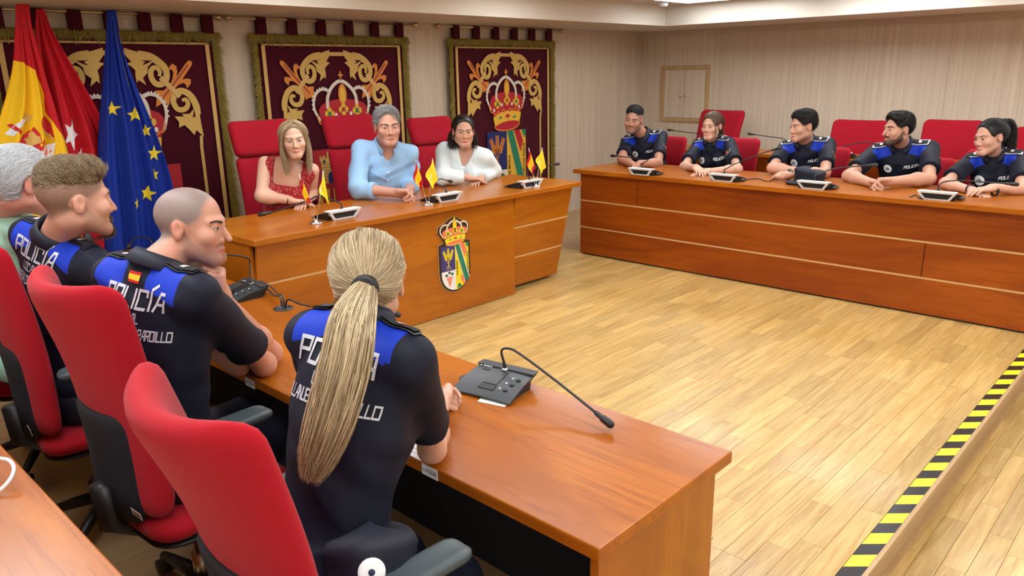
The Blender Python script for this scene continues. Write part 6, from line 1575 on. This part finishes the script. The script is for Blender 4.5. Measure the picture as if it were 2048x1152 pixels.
for (bx,by,cs,cy_,lb) in ((632,447,((600,352),(622,406),(611,408),(603,388)),((646,346),(657,410),(650,398),(637,386)),'pair of small table flags in front of the woman in red'),(856,410,((831,324),(846,366),(838,379),(826,361)),((865,320),(875,360),(862,378),(850,353)),'pair of small table flags in front of the man in blue'),(1071,374,((1058,299),(1070,337),(1062,349),(1053,334)),((1084,299),(1091,335),(1080,347),(1070,323)),'pair of small table flags at the right end of the head desk')):
    q=at(bx,by,TD); t=empty('table_flags',tuple(q)); tag(t,lb,'flag','small table flags on the head desk'); t.location=(0,0,0)
    lathe('base',[(.038,0),(.038,.006),(.030,.012),(.012,.016),(.010,.022),(0,.023)],'chrome',t,24,Matrix.Translation(q))
    mini_flag(t,'spanish_flag',q+V3(-.008,0,.018),cs,q[1],'s'); mini_flag(t,'town_flag',q+V3(.008,0,.018),cy_,q[1],'y')
# --- loose things on the near desk
def sheet(name,label,cat,pix,z,mat,th=.0012):
    P=[at(x,y,z) for x,y in pix]; o=np.mean(P,0); t=empty(name,tuple(o)); tag(t,label,cat)
    bm=bmesh.new(); f=bm.faces.new([bm.verts.new(tuple(p-o)) for p in P]); r=bmesh.ops.extrude_face_region(bm,geom=[f]); bmesh.ops.translate(bm,vec=(0,0,th),verts=[g for g in r['geom'] if isinstance(g,bmesh.types.BMVert)]); bmesh.ops.recalc_face_normals(bm,faces=bm.faces)
    bm_obj('sheet',bm,mat,t); return t,P,o
t,P,o=sheet('paper_sheet','white printed paper sheet under the arm of the blonde policewoman','paper',[(800,842),(772,886),(842,922),(868,880)],TL,'paper')
x_=nrm(P[2]-P[1]); y_=nrm(P[0]-P[1])
for k in range(7):
    a=P[1]-o+y_*(.02+.022*k)+x_*.015; b=a+x_*(np.linalg.norm(P[2]-P[1])*.8); tube('text_line',[a+V3(0,0,.0013),b+V3(0,0,.0013)],.0008,'crest_grey',t,4)
t,P,o=sheet('business_card','small white card with a blue cross beside the near microphone','card',[(968,791),(955,803),(1009,814),(1021,804)],TL,'paper')
x_=nrm(P[2]-P[1]); y_=nrm(P[0]-P[1]); M=frame(tuple(P[1]-o+x_*.022+y_*.035+V3(0,0,.0013)),tuple(x_),tuple(y_))
box('cross_mark',(-.007,-.002,0),(.007,.002,.0004),'teal',t,0,M); box('cross_mark',(-.002,-.007,0),(.002,.007,.0004),'teal',t,0,M); box('print_line',(.015,-.004,0),(.06,-.002,.0003),'crest_grey',t,0,M)
sheet('paper_sheet','corner of a white paper beside the hand of the cropped-haired officer','paper',[(447,592),(440,606),(462,612),(470,600)],TL,'paper')
def edge_label(lab,px,py):
    q=atX(px,py,NX0-.001); t=empty('edge_label',tuple(q)); tag(t,lab,'label')
    M=frame((0,0,0),(0,-1,0),(0,0,1)); box('sticker',(-.032,-.0155,0),(.032,.0155,.001),'white',t,0,M)
    V,F=text_mesh('→AQUI←',.017)
    if not len(V): V,F=text_mesh('AQUI',.017)
    Mt=M@Matrix.Translation((0,0,.0015)); V,F=text_mesh('AQUI',.016,shear=.25); mesh_np('lettering',np.array([(Mt@Vector(v))[:] for v in V]),F,'ink',t,False)
    for s in (-1,1):
        a=s*.029; b=s*.021; tube('arrow',[(M@Vector((a,0,.0015)))[:],(M@Vector((b,0,.0015)))[:]],.0006,'ink',t,4); tube('arrow_tip',[(M@Vector((b+s*.004,.004,.0015)))[:],(M@Vector((b,0,.0015)))[:],(M@Vector((b+s*.004,-.004,.0015)))[:]],.0006,'ink',t,4)
edge_label('white handwritten sticker on the near desk edge below the blonde policewoman',860,944); edge_label('white sticker on the near desk edge beside the cropped-haired officer',500,766)
# cable outlet and cables
q=at(567,617,TL); t=empty('cable_outlet',tuple(q)); tag(t,'round dark cable outlet in the near desk top','outlet')
lathe('ring',[(.045,0),(.045,.003),(.036,.006),(.030,.006),(.030,.002),(0,.002)],'unit_grey',t,28)
def cable(label,P,r=.004,mat='black_plastic'):
    tag(tube('cable',smooth_path(P,30),r,mat,None,8),label,'cable')
cable('grey cable from the outlet to the microphone of the cropped-haired officer',[q+V3(0,.01,.006),q+V3(0,.02,.05),at(548,590,TL+.03),at(532,576,TL+.02),at(515,566,TL+.02)],.0045,'unit_grey'); cable('second cable running beside the first from the outlet',[q+V3(.012,.01,.006),q+V3(.012,.02,.055),at(556,588,TL+.035),at(540,572,TL+.025),at(520,562,TL+.02)],.0035,'unit_grey')
cable('cable from the outlet to the microphone behind the blonde policewoman',[q+V3(.0,-.015,.006),q+V3(.01,-.03,.045),at(600,608,TL+.03),at(620,612,TL+.02)],.0045)
cable('thin black cable lying on the far right desk',[at(1490,360,TD+.004),at(1515,357,TD+.004),at(1537,363,TD+.004),at(1556,353,TD+.004),at(1580,361,TD+.004),at(1600,374,TD+.004),at(1615,372,TD+.004)],.003); cable('short black cable beside the rightmost silver-backed microphone',[at(1820,394,TD+.004),at(1832,390,TD+.004),at(1842,397,TD+.004),at(1858,396,TD+.004)],.003)
cable('grey cable loop standing on the rear left desk',[at(-40,985,TL+.004),at(-8,985,TL+.01),at(18,962,TL+.03),at(28,938,TL+.05),at(20,922,TL+.06),at(2,917,TL+.06),at(-30,915,TL+.04)],.005,'unit_silver')
# sunglasses on the far part of the near desk
q=at(264,512,TL); t=empty('sunglasses',tuple(q),R_(30)); tag(t,'black sunglasses lying on the near desk','sunglasses')
for s in (-1,1):
    lathe('lens',[(0,0),(.022,.001),(.024,.003),(.022,.005),(0,.004)],'black_plastic',t,18,Matrix.Translation((0,s*.032,.022))@Matrix.Rotation(R_(80),4,'Y')@Matrix.Scale(.85,4,(1,0,0)))
    tube('temple',[(.0,s*.058,.03),(.06,s*.062,.028),(.11,s*.055,.018),(.125,s*.05,.004)],.0035,'black_plastic',t,6)
tube('bridge',[(0,-.012,.026),(-.004,0,.030),(0,.012,.026)],.003,'black_plastic',t,6)
# caps
def police_cap(label,loc,rz,tilt,sc=1.0,front=True):
    t=empty('police_cap',loc,0); tag(t,label,'cap'); M=Matrix.Rotation(R_(rz),4,'Z')@Matrix.Rotation(R_(tilt),4,'Y')@Matrix.Scale(sc,4)
    nu,nv=28,10;V=[];F=[]
    for j in range(nv+1):
        v=j/nv
        for i in range(nu):
            a=2*PI*i/nu; r=(.095+.010*math.sin(v*PI*.5)) if v<.5 else .105*math.cos((v-.5)*PI)**.42 if v<1 else 0.0
            z=.055*min(1,v*2)+(.030*(1-(1-max(0,v-.5)*2)**2) if v>.5 else 0)
            z+=.030*max(0,math.cos(a))*min(1,v*2)
            V.append(M@Vector((r*1.12*math.cos(a),r*.92*math.sin(a),z)))
    for j in range(nv):
        for i in range(nu): k=(i+1)%nu; F.append((j*nu+i,j*nu+k,(j+1)*nu+k,(j+1)*nu+i))
    mesh_np('crown',np.array(V),F,'navy',t,True)
    # peak
    V=[];F=[];n=16
    for k in range(5):
        for i in range(n+1):
            a=-1.05+2.1*i/n; rr=.100+.068*(k/4)*math.cos(a*.75)**.6; V.append(M@Vector((rr*1.10*math.cos(a),rr*.92*math.sin(a)*(1-.05*k),.010-.010*(k/4)**2+.012*math.sin(a)**2*k/4*-1)))
    for k in range(4):
        for i in range(n): a=k*(n+1)+i; F.append((a,a+1,a+n+2,a+n+1))
    o=mesh_np('peak',np.array(V),F,'navy',t,True); md=o.modifiers.new('thick','SOLIDIFY'); md.thickness=.004
    V=[];F=[]
    for z in (.0,.020):
        for i in range(nu): a=2*PI*i/nu; V.append(M@Vector((.0975*1.13*math.cos(a),.0975*.94*math.sin(a),z)))
    F=[(i,(i+1)%nu,nu+(i+1)%nu,nu+i) for i in range(nu)]; mesh_np('band',np.array(V),F,'black_cloth',t,True)
    if front:
        Mb=M@Matrix.Translation((.122,0,.052))@Matrix.Rotation(R_(82),4,'Y'); b=lathe('badge',[(.0,.004),(.018,.004),(.026,.002),(.026,-.006)],'badge_white',t,20,Mb)
        lathe('badge_centre',[(.0,.006),(.006,.006),(.007,.003)],'ink',b,14,Mb)
    return t
q=at(1613,362,TD+.03); police_cap('dark blue police cap lying on the far right desk before the young officer',(q[0]+.10,q[1]+.02,TD+.012),150,0,1.0,False)
# ------------------------------------------------------------------ belts and gear of the two nearest officers
def belt(c,z=.02,wd=(.168,.128),gear=()):
    """duty belt round the waist; gear: list of (angle deg, kind)"""
    A,hip=c['A'],c['hip']; V=[];F=[];n=40
    for dr,dz in ((0,-.022),(.006,-.022),(.006,.022),(0,.022)):
        for i in range(n):
            a=2*PI*i/n; V.append(hip+A@V3((wd[0]+.022+dr)*math.sin(a),(wd[1]+.018+dr)*math.cos(a),z+dz))
    for k in range(4):
        for i in range(n): F.append((k*n+i,k*n+(i+1)%n,((k+1)%4)*n+(i+1)%n,((k+1)%4)*n+i))
    b=mesh_np('duty_belt',np.array(V),[f[::-1] for f in F],'strap_leather',c['root'],True)
    for ang,kind in gear:
        a=R_(ang); o=hip+A@V3((wd[0]+.030)*math.sin(a),(wd[1]+.026)*math.cos(a),z); out=nrm(A@V3(math.sin(a),math.cos(a),0)); tg=nrm(np.cross(c['up'],out)); M=frame(tuple(o),tuple(tg),tuple(c['up']))
        if kind=='pouch':
            box('pouch',(-.028,-.06,0),(.028,.045,.032),'strap_leather',b,.008,M); box('pouch_flap',(-.030,.012,.004),(.030,.048,.037),'strap_leather',b,.006,M)
        elif kind=='holster':
            prism('holster',[(-.032,.05),(.034,.05),(.030,-.05),(.016,-.15),(-.014,-.15),(-.030,-.04)],.038,'strap_leather',b,M,.007)
            prism('pistol_grip',[(-.026,.04),(.022,.05),(.034,.105),(.028,.135),(-.012,.135),(-.020,.10)],.026,'black_plastic',b,M@Matrix.Translation((0,0,.006)),.006)
        elif kind=='magazine':
            box('magazine_pouch',(-.018,-.05,0),(.018,.03,.028),'black_plastic',b,.004,M); box('magazine',(-.013,.02,.004),(.013,.062,.022),'unit_silver',b,.003,M)
        elif kind=='loop':
            tube('belt_loop',[(M@Vector((x,y,zz)))[:] for x,y,zz in ((0,-.05,.0),(0,-.055,.03),(0,0,.042),(0,.05,.03),(0,.045,.0))],.012,'strap_leather',b,8)
    return b
belt(CBL,.045,(.145,.10),((62,'holster'),(100,'loop'),(150,'pouch'),(205,'pouch'),(30,'magazine')))
belt(CB,.05,(.150,.108),((50,'magazine'),(72,'magazine'),(100,'holster')))
# cap hanging at the near officer's right hip
q=atX(742,1105,.84); police_cap('navy police cap with a white badge hanging by the blonde policewoman\'s hip',(q[0],q[1],q[2]-.055),-125,-14,1.08)
